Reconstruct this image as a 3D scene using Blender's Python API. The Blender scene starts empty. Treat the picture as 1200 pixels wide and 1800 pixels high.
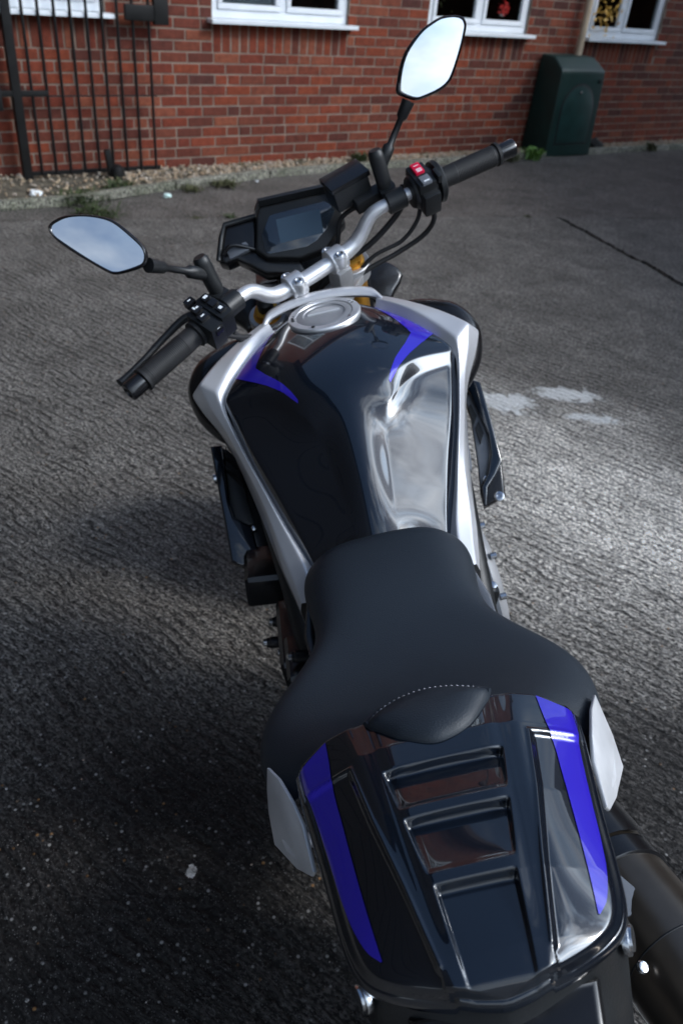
import bpy, bmesh, math, random
import numpy as np
from mathutils import Vector, Matrix
from mathutils.bvhtree import BVHTree
R = math.radians
rnd = random.Random(7)
sc = bpy.context.scene
COL = sc.collection

# ------------------------------------------------------------------ camera
LEAN = 0.26651505
cam_d = bpy.data.cameras.new('camera'); cam = bpy.data.objects.new('camera', cam_d); COL.objects.link(cam)
cam_d.sensor_fit = 'VERTICAL'; cam_d.sensor_height = 36; cam_d.sensor_width = 24; cam_d.lens = 27.3857
cam_d.clip_start = 0.02; cam_d.clip_end = 600
cam.matrix_world = Matrix(((0.989323, 0.00639, -0.145599, -0.4287653),
                           (-0.122641, 0.576223, -0.808038, -0.3510665),
                           (0.078734, 0.817267, 0.570855, 1.4480458), (0, 0, 0, 1)))
cam_d.dof.use_dof = True; cam_d.dof.focus_distance = 0.86; cam_d.dof.aperture_fstop = 7.5
sc.camera = cam
sc.render.resolution_x, sc.render.resolution_y = 682, 1024
sc.view_settings.view_transform = 'Standard'; sc.view_settings.look = 'None'
sc.view_settings.exposure = 0.0; sc.view_settings.gamma = 1.0
sc.view_settings.use_curve_mapping = False

# ------------------------------------------------------------------ sky and sun
SUN = Vector((0.72, -0.26, 0.62)).normalized()
world = bpy.data.worlds.new('World'); sc.world = world; world.use_nodes = True
nt = world.node_tree; nt.nodes.clear()
def N(t, ty, **kw):
    n = t.nodes.new(ty)
    for k, v in kw.items(): setattr(n, k, v)
    return n
wo = N(nt, 'ShaderNodeOutputWorld'); bg = N(nt, 'ShaderNodeBackground'); bg.inputs[1].default_value = 0.14
sky = N(nt, 'ShaderNodeTexSky', sky_type='NISHITA'); sky.sun_disc = False
sky.sun_elevation = math.asin(SUN.z); sky.sun_rotation = math.atan2(SUN.x, SUN.y)
sky.air_density = 1.0; sky.dust_density = 0.6; sky.ozone_density = 1.0
tc = N(nt, 'ShaderNodeTexCoord'); mp = N(nt, 'ShaderNodeMapping'); mp.inputs['Scale'].default_value = (1, 1, 2.6)
mp.inputs['Location'].default_value = (3.1, 1.4, 0.6)
nz = N(nt, 'ShaderNodeTexNoise'); nz.inputs['Scale'].default_value = 2.1; nz.inputs['Detail'].default_value = 9; nz.inputs['Roughness'].default_value = 0.56
cr = N(nt, 'ShaderNodeValToRGB'); cr.color_ramp.elements[0].position = 0.50; cr.color_ramp.elements[1].position = 0.68
cr.color_ramp.elements[0].color = (0, 0, 0, 1); cr.color_ramp.elements[1].color = (1, 1, 1, 1)
mx = N(nt, 'ShaderNodeMix', data_type='RGBA'); mx.inputs[7].default_value = (5.8, 6.2, 6.9, 1)
nt.links.new(tc.outputs['Generated'], mp.inputs[0]); nt.links.new(mp.outputs[0], nz.inputs['Vector'])
sx = N(nt, 'ShaderNodeSeparateXYZ'); nt.links.new(tc.outputs['Generated'], sx.inputs[0])
hz = N(nt, 'ShaderNodeMath', operation='MULTIPLY_ADD'); hz.inputs[1].default_value = -0.34; hz.inputs[2].default_value = 0.23; nt.links.new(sx.outputs[2], hz.inputs[0])
hs = N(nt, 'ShaderNodeMath', operation='ADD'); nt.links.new(hz.outputs[0], hs.inputs[0]); nt.links.new(nz.outputs[0], hs.inputs[1])
bk = N(nt, 'ShaderNodeVectorMath', operation='DOT_PRODUCT'); bk.inputs[1].default_value = (0.14, -0.12, 0.0); nt.links.new(tc.outputs['Generated'], bk.inputs[0])
h2 = N(nt, 'ShaderNodeMath', operation='ADD'); nt.links.new(hs.outputs[0], h2.inputs[0]); nt.links.new(bk.outputs['Value'], h2.inputs[1])
nt.links.new(h2.outputs[0], cr.inputs[0]); nt.links.new(cr.outputs[0], mx.inputs[0])
n3 = N(nt, 'ShaderNodeTexNoise'); n3.inputs['Scale'].default_value = 6.5; n3.inputs['Detail'].default_value = 7; nt.links.new(mp.outputs[0], n3.inputs['Vector'])
c3 = N(nt, 'ShaderNodeValToRGB'); c3.color_ramp.elements[0].position = 0.38; c3.color_ramp.elements[1].position = 0.62; c3.color_ramp.elements[0].color = (3.3, 4.3, 5.6, 1); c3.color_ramp.elements[1].color = (5.5, 5.9, 6.4, 1)
nt.links.new(n3.outputs[0], c3.inputs[0]); # thin cloud is brighter towards the veiled sun
sdot = N(nt, 'ShaderNodeVectorMath', operation='DOT_PRODUCT'); sdot.inputs[1].default_value = SUN; nt.links.new(tc.outputs['Generated'], sdot.inputs[0])
spw = N(nt, 'ShaderNodeMath', operation='POWER'); smx = N(nt, 'ShaderNodeMath', operation='MAXIMUM'); smx.inputs[1].default_value = 0.0; spw.inputs[1].default_value = 8.0
nt.links.new(sdot.outputs['Value'], smx.inputs[0]); nt.links.new(smx.outputs[0], spw.inputs[0])
sma = N(nt, 'ShaderNodeMath', operation='MULTIPLY_ADD'); sma.inputs[1].default_value = 13.0; sma.inputs[2].default_value = 1.0; nt.links.new(spw.outputs[0], sma.inputs[0])
svm = N(nt, 'ShaderNodeVectorMath', operation='SCALE'); nt.links.new(c3.outputs[0], svm.inputs[0]); nt.links.new(sma.outputs[0], svm.inputs['Scale']); nt.links.new(svm.outputs[0], mx.inputs[7])
nt.links.new(sky.outputs[0], mx.inputs[6]); nt.links.new(mx.outputs[2], bg.inputs[0]); nt.links.new(bg.outputs[0], wo.inputs[0])
sd = bpy.data.lights.new('sun', 'SUN'); sd.energy = 1.8; sd.angle = R(10); sd.color = (1.0, 0.965, 0.92)
so = bpy.data.objects.new('sun', sd); COL.objects.link(so); so.rotation_euler = SUN.to_track_quat('Z', 'Y').to_euler()

# ------------------------------------------------------------------ helpers
def tag(o, label=None, cat=None, group=None, kind=None):
    if label: o['label'] = label
    if cat: o['category'] = cat
    if group: o['group'] = group
    if kind: o['kind'] = kind
    return o
def empty(name, loc=(0, 0, 0), rot=(0, 0, 0), parent=None):
    o = bpy.data.objects.new(name, None); COL.objects.link(o); o.location = loc; o.rotation_euler = rot
    o.empty_display_size = 0.1
    if parent: o.parent = parent
    return o
def link(name, me, mat=None, parent=None):
    o = bpy.data.objects.new(name, me); COL.objects.link(o)
    if mat is not None:
        me.materials.clear()
        for m in (mat if isinstance(mat, (list, tuple)) else [mat]): me.materials.append(m)
    if parent: o.parent = parent
    return o
def mk(name, V, F, mat=None, parent=None, smooth=True, angle=None):
    me = bpy.data.meshes.new(name); me.from_pydata([tuple(map(float, v)) for v in V], [], [tuple(map(int, f)) for f in F]); me.validate(); me.update()
    if smooth:
        me.shade_smooth()
        if angle: me.set_sharp_from_angle(angle=R(angle))
    return link(name, me, mat, parent)
def bmobj(name, bm, mat, parent=None, smooth=True, angle=35):
    bmesh.ops.recalc_face_normals(bm, faces=bm.faces)
    me = bpy.data.meshes.new(name); bm.to_mesh(me); bm.free()
    if smooth:
        me.shade_smooth(); me.set_sharp_from_angle(angle=R(angle))
    return link(name, me, mat, parent)
def subsurf(V, F, levels=3, creases=None):
    """returns dense verts, faces of a Catmull-Clark surface"""
    me = bpy.data.meshes.new('tmp'); me.from_pydata([tuple(map(float, v)) for v in V], [], F); me.update()
    o = bpy.data.objects.new('tmp', me); COL.objects.link(o)
    if creases:
        at = me.attributes.new('crease_edge', 'FLOAT', 'EDGE')
        for e in me.edges:
            c = creases.get((min(e.vertices), max(e.vertices)))
            if c: at.data[e.index].value = c
    m = o.modifiers.new('s', 'SUBSURF'); m.levels = levels; m.render_levels = levels; m.boundary_smooth = 'PRESERVE_CORNERS'
    dg = bpy.context.evaluated_depsgraph_get(); ev = o.evaluated_get(dg).to_mesh()
    VV = [tuple(v.co) for v in ev.vertices]; FF = [tuple(p.vertices) for p in ev.polygons]
    bpy.data.objects.remove(o); bpy.data.meshes.remove(me)
    return VV, FF
def crs(P, n=8, closed=False):
    """Catmull-Rom through the points"""
    P = np.array(P, float); m = len(P); out = []
    segs = m if closed else m - 1
    for i in range(segs):
        if closed: a, b, c, d = P[(i-1) % m], P[i], P[(i+1) % m], P[(i+2) % m]
        else: a = P[i-1] if i else 2*P[0]-P[1]; b = P[i]; c = P[i+1]; d = P[i+2] if i+2 < m else 2*P[-1]-P[-2]
        for k in range(n):
            t = k/n
            out.append(0.5*((2*b)+(-a+c)*t+(2*a-5*b+4*c-d)*t*t+(-a+3*b-3*c+d)*t**3))
    if not closed: out.append(P[-1])
    return np.array(out)
def tube_data(P, rad, seg=16, caps=True):
    P = np.array(P, float); n = len(P)
    rad = np.interp(np.linspace(0, 1, n), np.linspace(0, 1, len(rad)), rad) if hasattr(rad, '__len__') else np.full(n, rad)
    T = np.gradient(P, axis=0); T /= np.linalg.norm(T, axis=1)[:, None]
    up = np.array([0, 0, 1.0]) if abs(T[0][2]) < 0.9 else np.array([1.0, 0, 0])
    V = []; F = []; u = np.cross(T[0], up); u /= np.linalg.norm(u)
    for i in range(n):
        u = u - T[i]*(u @ T[i]); u /= np.linalg.norm(u); w = np.cross(T[i], u)
        for k in range(seg):
            a = 2*math.pi*k/seg; V.append(P[i]+rad[i]*(math.cos(a)*u+math.sin(a)*w))
    for i in range(n-1):
        for k in range(seg):
            k2 = (k+1) % seg; F.append((i*seg+k, i*seg+k2, (i+1)*seg+k2, (i+1)*seg+k))
    if caps: F.append(tuple(range(seg))[::-1]); F.append(tuple((n-1)*seg+k for k in range(seg)))
    return V, F
def tube(name, P, rad, mat, parent=None, seg=16, smoothn=0, caps=True):
    if smoothn: P = crs(P, smoothn)
    V, F = tube_data(P, rad, seg, caps); return mk(name, V, F, mat, parent, True, 50)
def lathe(name, prof, origin, axis, mat, parent=None, seg=28, angle=35):
    """prof: (distance along axis, radius)"""
    o = np.array(origin, float); a = np.array(axis, float); a /= np.linalg.norm(a)
    h = np.array([0, 0, 1.0]) if abs(a[2]) < 0.9 else np.array([1.0, 0, 0]); u = np.cross(a, h); u /= np.linalg.norm(u); w = np.cross(a, u)
    V = []; F = []; n = len(prof)
    for t, r in prof:
        for k in range(seg):
            g = 2*math.pi*k/seg; V.append(o+a*t+max(r, 1e-5)*(math.cos(g)*u+math.sin(g)*w))
    for i in range(n-1):
        for k in range(seg):
            k2 = (k+1) % seg; F.append((i*seg+k, i*seg+k2, (i+1)*seg+k2, (i+1)*seg+k))
    F.append(tuple(range(seg))[::-1]); F.append(tuple((n-1)*seg+k for k in range(seg)))
    return mk(name, V, F, mat, parent, True, angle)
def frame(ax, up=(0, 0, 1)):
    a = np.array(ax, float); a /= np.linalg.norm(a); u = np.array(up, float); u = u-a*(u @ a); u /= np.linalg.norm(u)
    return a, np.cross(u, a), u           # along, side, up
def box(name, c, size, mat, parent=None, ax=(1, 0, 0), up=(0, 0, 1), bevel=0.003, seg=2, taper=None):
    a, s, u = frame(ax, up); c = np.array(c, float); bm = bmesh.new(); vs = []
    for i in (-1, 1):
        for j in (-1, 1):
            for k in (-1, 1):
                f = 1.0
                if taper and k > 0: f = taper
                vs.append(bm.verts.new(c+a*i*size[0]/2*f+s*j*size[1]/2*f+u*k*size[2]/2))
    for f in ((0, 1, 3, 2), (4, 6, 7, 5), (0, 4, 5, 1), (2, 3, 7, 6), (0, 2, 6, 4), (1, 5, 7, 3)): bm.faces.new([vs[i] for i in f])
    if bevel: bmesh.ops.bevel(bm, geom=bm.edges[:], offset=bevel, segments=seg, profile=0.7, affect='EDGES', clamp_overlap=True)
    return bmobj(name, bm, mat, parent)
def slab(name, poly, normal, th, mat, parent=None, bevel=0.002, seg=2, smoothn=0, front=0.0, angle=35):
    """closed outline given thickness th behind it (against the normal)"""
    P = crs(poly, smoothn, True) if smoothn else np.array(poly, float)
    n = np.array(normal, float); n /= np.linalg.norm(n); bm = bmesh.new()
    P = P+n*front
    a = [bm.verts.new(p) for p in P]; b = [bm.verts.new(p-n*th) for p in P]; m = len(P)
    top = bm.faces.new(a); bot = bm.faces.new(b[::-1])
    for i in range(m): bm.faces.new((a[i], b[i], b[(i+1) % m], a[(i+1) % m]))
    bmesh.ops.recalc_face_normals(bm, faces=bm.faces)
    if bevel:
        E = [e for e in bm.edges if (top in e.link_faces) or (bot in e.link_faces)]
        bmesh.ops.bevel(bm, geom=E, offset=bevel, segments=seg, profile=0.5, affect='EDGES', clamp_overlap=True)
    return bmobj(name, bm, mat, parent, True, angle)
def ringframe(name, outer, inner, normal, th, mat, parent=None, n=6):
    """a bezel between two closed outlines of equal point count, with depth"""
    O = crs(outer, n, True); I = crs(inner, n, True); nn = np.array(normal, float); nn /= np.linalg.norm(nn); m = len(O)
    rows = [I-nn*th*0.3, I, I*0.5+O*0.5+nn*0.0018, O, O-nn*th*0.25+(O-O.mean(0))*0.02, O-nn*th*0.8-(O-O.mean(0))*0.04, O.mean(0)+(O-O.mean(0))*0.72-nn*th*1.5, O.mean(0)+(O-O.mean(0))*0.3-nn*th*1.9]
    V = np.concatenate(rows); F = []
    for r in range(len(rows)-1):
        for i in range(m): F.append((r*m+i, r*m+(i+1) % m, (r+1)*m+(i+1) % m, (r+1)*m+i))
    F.append(tuple((len(rows)-1)*m+i for i in range(m)))
    return mk(name, V, F, mat, parent, True, 60)

# ------------------------------------------------------------------ materials
def mat(name, col, rough=0.5, metal=0.0, coat=0.0, spec=0.5, coat_rough=0.02, bump=None, var=None):
    """bump=(scale,strength,distance); var=(scale,amount) darker and lighter blotches of the paint itself"""
    m = bpy.data.materials.new(name); m.use_nodes = True; t = m.node_tree; b = t.nodes['Principled BSDF']
    b.inputs['Base Color'].default_value = (*col, 1); b.inputs['Roughness'].default_value = rough; b.inputs['Metallic'].default_value = metal
    b.inputs['Coat Weight'].default_value = coat; b.inputs['Coat Roughness'].default_value = coat_rough; b.inputs['Specular IOR Level'].default_value = spec
    if coat >= 1: b.inputs['Coat IOR'].default_value = 1.72
    tc = N(t, 'ShaderNodeTexCoord')
    if bump:
        nz = N(t, 'ShaderNodeTexNoise'); nz.inputs['Scale'].default_value = bump[0]; nz.inputs['Detail'].default_value = 4
        bp = N(t, 'ShaderNodeBump'); bp.inputs['Strength'].default_value = bump[1]; bp.inputs['Distance'].default_value = bump[2]
        t.links.new(tc.outputs['Object'], nz.inputs['Vector']); t.links.new(nz.outputs[0], bp.inputs['Height']); t.links.new(bp.outputs[0], b.inputs['Normal'])
    if var:
        nz = N(t, 'ShaderNodeTexNoise'); nz.inputs['Scale'].default_value = var[0]; nz.inputs['Detail'].default_value = 6
        r = N(t, 'ShaderNodeValToRGB'); r.color_ramp.elements[0].position = 0.3; r.color_ramp.elements[1].position = 0.7
        r.color_ramp.elements[0].color = (*[c*(1-var[1]) for c in col], 1); r.color_ramp.elements[1].color = (*[min(1, c*(1+var[1])) for c in col], 1)
        t.links.new(tc.outputs['Object'], nz.inputs['Vector']); t.links.new(nz.outputs[0], r.inputs[0]); t.links.new(r.outputs[0], b.inputs['Base Color'])
        mr = N(t, 'ShaderNodeMapRange'); mr.inputs[3].default_value = rough*0.85; mr.inputs[4].default_value = min(1, rough*1.2)
        t.links.new(nz.outputs[0], mr.inputs[0]); t.links.new(mr.outputs[0], b.inputs['Roughness'])
    return m
M = {}
M['black'] = mat('gloss_black_paint', (0.0025, 0.005, 0.010), 0.25, 0.0, 1.0, 0.35, 0.03)
M['blue'] = mat('blue_paint', (0.030, 0.015, 0.50), 0.28, 0.15, 1.0, 0.5, 0.015)
M['silver'] = mat('silver_paint', (0.62, 0.62, 0.64), 0.34, 0.4, 0.6, 0.5, 0.08, var=(14, 0.04))
M['alu'] = mat('anodised_aluminium', (0.72, 0.72, 0.73), 0.40, 0.75, 0, 0.5, bump=(300, 0.05, 0.001), var=(40, 0.06))
M['cast'] = mat('cast_aluminium', (0.42, 0.42, 0.43), 0.5, 0.65, 0, 0.5, bump=(220, 0.15, 0.001), var=(30, 0.12))
M['plate'] = mat('brushed_plate', (0.66, 0.66, 0.67), 0.42, 0.35, 0, 0.5, bump=(160, 0.12, 0.001), var=(25, 0.08))
M['plastic'] = mat('black_plastic', (0.011, 0.012, 0.013), 0.42, 0, 0, 0.45, bump=(420, 0.25, 0.0012), var=(18, 0.15))
M['gplastic'] = mat('satin_black_plastic', (0.008, 0.008, 0.009), 0.25, 0, 0.2, 0.5, var=(12, 0.15))
M['grey'] = mat('dark_grey_plastic', (0.14, 0.15, 0.17), 0.36, 0, 0, 0.5, bump=(300, 0.15, 0.001), var=(20, 0.1))
M['rubber'] = mat('black_rubber', (0.014, 0.014, 0.015), 0.6, 0, 0, 0.4, bump=(500, 0.3, 0.001), var=(30, 0.2))
M['vinyl'] = mat('seat_vinyl', (0.014, 0.020, 0.028), 0.50, 0, 0, 0.5, bump=(700, 0.5, 0.0010), var=(5, 0.18))
M['thread'] = mat('grey_thread', (0.30, 0.31, 0.33), 0.7, bump=(900, 0.3, 0.0005))
M['steel'] = mat('bright_steel', (0.62, 0.63, 0.65), 0.2, 1.0)
M['exhaust'] = mat('bronzed_titanium', (0.16, 0.135, 0.11), 0.30, 0.85, 0, 0.5, var=(9, 0.25))
M['gold'] = mat('gold_anodised', (0.72, 0.35, 0.05), 0.3, 0.85, 0, 0.5, var=(30, 0.1))
M['mirror'] = mat('mirror_glass', (0.86, 0.88, 0.9), 0.008, 1.0)
M['screen'] = mat('display_glass', (0.015, 0.022, 0.032), 0.10, 0, 1.0, 0.6, 0.04)
M['disp'] = mat('display_panel', (0.035, 0.07, 0.105), 0.22, 0, 0.5, 0.5, 0.06)
M['red'] = mat('red_switch', (0.62, 0.01, 0.05), 0.35)
M['white'] = mat('white_print', (0.75, 0.78, 0.8), 0.5)
M['rim'] = mat('wheel_black', (0.015, 0.015, 0.016), 0.3, 0.3)

# ------------------------------------------------------------------ measured outlines, in metres, in the motorcycle's own frame
GEO = {
 'mirrorL_n': (0.0155, -0.8986, 0.4385),
 'mirrorL': [(-0.3718, 0.8744, 1.2434), (-0.3601, 0.8778, 1.25), (-0.3405, 0.8791, 1.252), (-0.3135, 0.8775, 1.2476), (-0.2878, 0.8736, 1.2387), (-0.2721, 0.8687, 1.2282), (-0.2532, 0.8586, 1.2067), (-0.2435, 0.8514, 1.1916), (-0.2421, 0.8459, 1.1803), (-0.2478, 0.8406, 1.1696), (-0.2591, 0.8388, 1.1664), (-0.2787, 0.8378, 1.1652), (-0.2945, 0.8379, 1.1659), (-0.3057, 0.8403, 1.1712), (-0.3311, 0.85, 1.1918), (-0.3558, 0.8605, 1.2144), (-0.3695, 0.8683, 1.2308)],
 'glassL': [(-0.3677, 0.874, 1.2423), (-0.358, 0.8763, 1.2469), (-0.3399, 0.8778, 1.2491), (-0.3143, 0.8762, 1.2451), (-0.2901, 0.8724, 1.2364), (-0.275, 0.8675, 1.2258), (-0.257, 0.8575, 1.2047), (-0.2475, 0.851, 1.191), (-0.246, 0.8462, 1.1811), (-0.2509, 0.8418, 1.1722), (-0.2613, 0.8403, 1.1696), (-0.2794, 0.8393, 1.1681), (-0.293, 0.8393, 1.1686), (-0.3033, 0.8415, 1.1735), (-0.328, 0.8509, 1.1937), (-0.3526, 0.8616, 1.2165), (-0.3667, 0.8687, 1.2316)],
 'mirrorR_n': (0.085, -0.9609, 0.2635),
 'mirrorR': [(0.2977, 1.1345, 1.3653), (0.3165, 1.1357, 1.3637), (0.331, 1.1355, 1.3585), (0.3355, 1.1337, 1.3504), (0.3338, 1.1308, 1.3404), (0.3202, 1.122, 1.3126), (0.3017, 1.1119, 1.2817), (0.2898, 1.1077, 1.2704), (0.272, 1.1043, 1.2636), (0.2472, 1.1011, 1.2599), (0.2321, 1.0997, 1.2598), (0.2142, 1.1004, 1.2681), (0.2025, 1.1019, 1.2773), (0.207, 1.1068, 1.2939), (0.2177, 1.114, 1.3164), (0.2316, 1.1201, 1.3343), (0.2588, 1.1278, 1.3537), (0.2841, 1.1326, 1.363)],
 'glassR': [(0.2981, 1.1338, 1.3626), (0.3161, 1.135, 1.3612), (0.3277, 1.1348, 1.3567), (0.3316, 1.1333, 1.3502), (0.3301, 1.1307, 1.3411), (0.3169, 1.122, 1.3138), (0.2986, 1.1123, 1.2844), (0.2873, 1.1084, 1.2735), (0.2702, 1.1051, 1.267), (0.2463, 1.1019, 1.2631), (0.2333, 1.1007, 1.2631), (0.2177, 1.1014, 1.2706), (0.2102, 1.1028, 1.2782), (0.2127, 1.107, 1.2927), (0.2223, 1.1138, 1.3142), (0.2358, 1.1198, 1.3317), (0.2612, 1.1272, 1.3508), (0.2853, 1.1319, 1.3601)],
 'dash': [(-0.168, 1.1455, 1.0557), (-0.1539, 1.1702, 1.0887), (-0.1424, 1.1842, 1.1073), (-0.0807, 1.1861, 1.1098), (-0.0702, 1.1964, 1.1236), (0.0596, 1.1961, 1.1232), (0.0825, 1.1785, 1.0997), (0.0913, 1.1628, 1.0787), (0.0357, 1.1328, 1.0387), (-0.0097, 1.1102, 1.0086), (-0.0872, 1.1198, 1.0215), (-0.1134, 1.1335, 1.0396), (-0.1339, 1.143, 1.0523), (-0.1539, 1.1409, 1.0495)],
 'dashbody': [(-0.0807, 1.1861, 1.1098), (-0.0702, 1.1964, 1.1236), (0.0596, 1.1961, 1.1232), (0.0825, 1.1785, 1.0997), (0.0819, 1.1575, 1.0716), (0.0357, 1.1328, 1.0387), (-0.0173, 1.129, 1.0337), (-0.0769, 1.1373, 1.0447), (-0.0955, 1.1488, 1.06)],
 'screen': [(-0.079, 1.1632, 1.0792), (-0.0559, 1.1833, 1.1061), (-0.0463, 1.1842, 1.1073), (0.052, 1.1856, 1.1092), (0.0597, 1.1817, 1.1039), (0.0678, 1.1728, 1.092), (0.0437, 1.1539, 1.0668), (0.0214, 1.1436, 1.0532), (0.0013, 1.1393, 1.0474), (-0.0701, 1.1408, 1.0494), (-0.0775, 1.1436, 1.0531)],
 'disp': [(-0.0452, 1.1774, 1.0982), (0.04, 1.1784, 1.0995), (0.0368, 1.1504, 1.0622), (-0.0464, 1.1497, 1.0613)],
 'winglet': [(-0.1696, 1.1628, 1.0504), (-0.1553, 1.1878, 1.0838), (-0.1437, 1.202, 1.1026), (-0.0813, 1.2039, 1.1052), (-0.0948, 1.1659, 1.0546), (-0.0774, 1.1545, 1.0394), (-0.0172, 1.1461, 1.0282), (-0.0094, 1.1271, 1.0028), (-0.0878, 1.1369, 1.0158), (-0.1144, 1.1507, 1.0342), (-0.135, 1.1603, 1.047), (-0.1553, 1.1581, 1.0442)],
 'noseR': [(0.1212, 1.3011, 0.9312), (0.156, 1.3062, 0.9318), (0.1702, 1.3051, 0.928), (0.189, 1.2959, 0.9134), (0.1951, 1.2861, 0.9001), (0.186, 1.2745, 0.8872), (0.17, 1.2633, 0.8758), (0.1608, 1.2529, 0.8644), (0.1301, 1.2542, 0.8711), (0.1103, 1.2705, 0.8948)],
 'wingR': [(0.2384, 0.969, 0.7971), (0.2634, 0.9511, 0.786), (0.2641, 0.8903, 0.7378), (0.2627, 0.8256, 0.6862), (0.2523, 0.7773, 0.6465), (0.2088, 0.7693, 0.6346), (0.2097, 0.7937, 0.6541), (0.2186, 0.8329, 0.6864), (0.2294, 0.9054, 0.7453), (0.2274, 0.9317, 0.766)],
 'wingRband': [(0.2363, 0.9595, 0.8012), (0.2614, 0.9425, 0.7909), (0.2621, 0.8821, 0.7429), (0.2602, 0.8179, 0.6917), (0.2429, 0.8008, 0.6759), (0.2227, 0.787, 0.6623), (0.2132, 0.762, 0.6412), (0.2072, 0.7619, 0.6404), (0.2102, 0.7904, 0.6634), (0.2287, 0.8071, 0.6791), (0.2434, 0.8325, 0.7011), (0.2487, 0.8608, 0.7243), (0.2372, 0.9327, 0.78), (0.2332, 0.9455, 0.7897)],
 'wingRpanel': [(0.2274, 0.9317, 0.766), (0.239, 0.9413, 0.7751), (0.2506, 0.8689, 0.719), (0.2453, 0.8404, 0.6957), (0.2305, 0.8149, 0.6735), (0.2118, 0.798, 0.6577), (0.2186, 0.8329, 0.6864), (0.2294, 0.9054, 0.7453)],
 'wingRvent1': [(0.228, 0.9174, 0.7563), (0.2351, 0.9218, 0.7607), (0.2398, 0.9012, 0.7449), (0.2306, 0.8885, 0.7337)],
 'wingRvent2': [(0.2307, 0.8834, 0.7297), (0.2408, 0.8933, 0.7388), (0.2433, 0.8723, 0.7224), (0.2323, 0.8578, 0.7095)],
 'wingRgrey': [(0.2143, 0.8853, 0.7839), (0.2159, 0.8724, 0.7738), (0.205, 0.8312, 0.7397), (0.2008, 0.7985, 0.7131), (0.197, 0.79, 0.7059), (0.1913, 0.7904, 0.7055), (0.1966, 0.8238, 0.7327)],
 'wingL': [(-0.2622, 0.9473, 0.7829), (-0.2399, 0.9474, 0.7801), (-0.2194, 0.9274, 0.7616), (-0.2022, 0.888, 0.728), (-0.1857, 0.8256, 0.6763), (-0.1892, 0.7835, 0.6434), (-0.1923, 0.7651, 0.6291), (-0.2142, 0.758, 0.6262), (-0.2451, 0.7601, 0.6319), (-0.2622, 0.768, 0.6404), (-0.2615, 0.8119, 0.6752), (-0.2621, 0.8983, 0.7439)],
 'wingLband': [(-0.2609, 0.9398, 0.7871), (-0.2388, 0.9395, 0.784), (-0.2412, 0.9045, 0.7565), (-0.2455, 0.8548, 0.7176), (-0.2415, 0.8266, 0.6946), (-0.2125, 0.8088, 0.6768), (-0.2086, 0.7604, 0.6378), (-0.2131, 0.7516, 0.6313), (-0.2439, 0.7537, 0.637), (-0.2609, 0.7616, 0.6454), (-0.2602, 0.8052, 0.68), (-0.2608, 0.8911, 0.7484)],
 'wingLpanel': [(-0.2351, 0.9382, 0.7781), (-0.2188, 0.9232, 0.764), (-0.2146, 0.8896, 0.7368), (-0.2103, 0.8456, 0.7013), (-0.2071, 0.8154, 0.6768), (-0.2175, 0.8143, 0.6773), (-0.24, 0.8272, 0.6905), (-0.2431, 0.8575, 0.715), (-0.2412, 0.8922, 0.7423)],
 'boxL': [(-0.2367, 0.72, 0.6617), (-0.188, 0.72, 0.6456), (-0.1634, 0.72, 0.6099), (-0.1688, 0.72, 0.5754), (-0.2322, 0.72, 0.5912), (-0.2401, 0.72, 0.6006)],
 'swL': [(-0.2211, 0.9, 1.0515), (-0.1948, 0.9, 1.075), (-0.1463, 0.9, 1.0782), (-0.1294, 0.9, 1.0346), (-0.1475, 0.9, 1.0031), (-0.1867, 0.9, 0.9864)],
 'resv': [(0.1242, 1.1, 1.1235)],
 'resv2': [(0.0804, 1.1, 1.1131)],
}

# ================================================================== GROUND
WA, WD, WZ = 0.480343935, 6.21530327, 0.004
Tn = np.array([math.cos(WA), math.sin(WA), 0]); Nn = np.array([-math.sin(WA), math.cos(WA), 0])
def WP(s, e, z): return Nn*(WD-e)+Tn*s+np.array([0, 0, z])      # s along the wall, e in front of it

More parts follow.
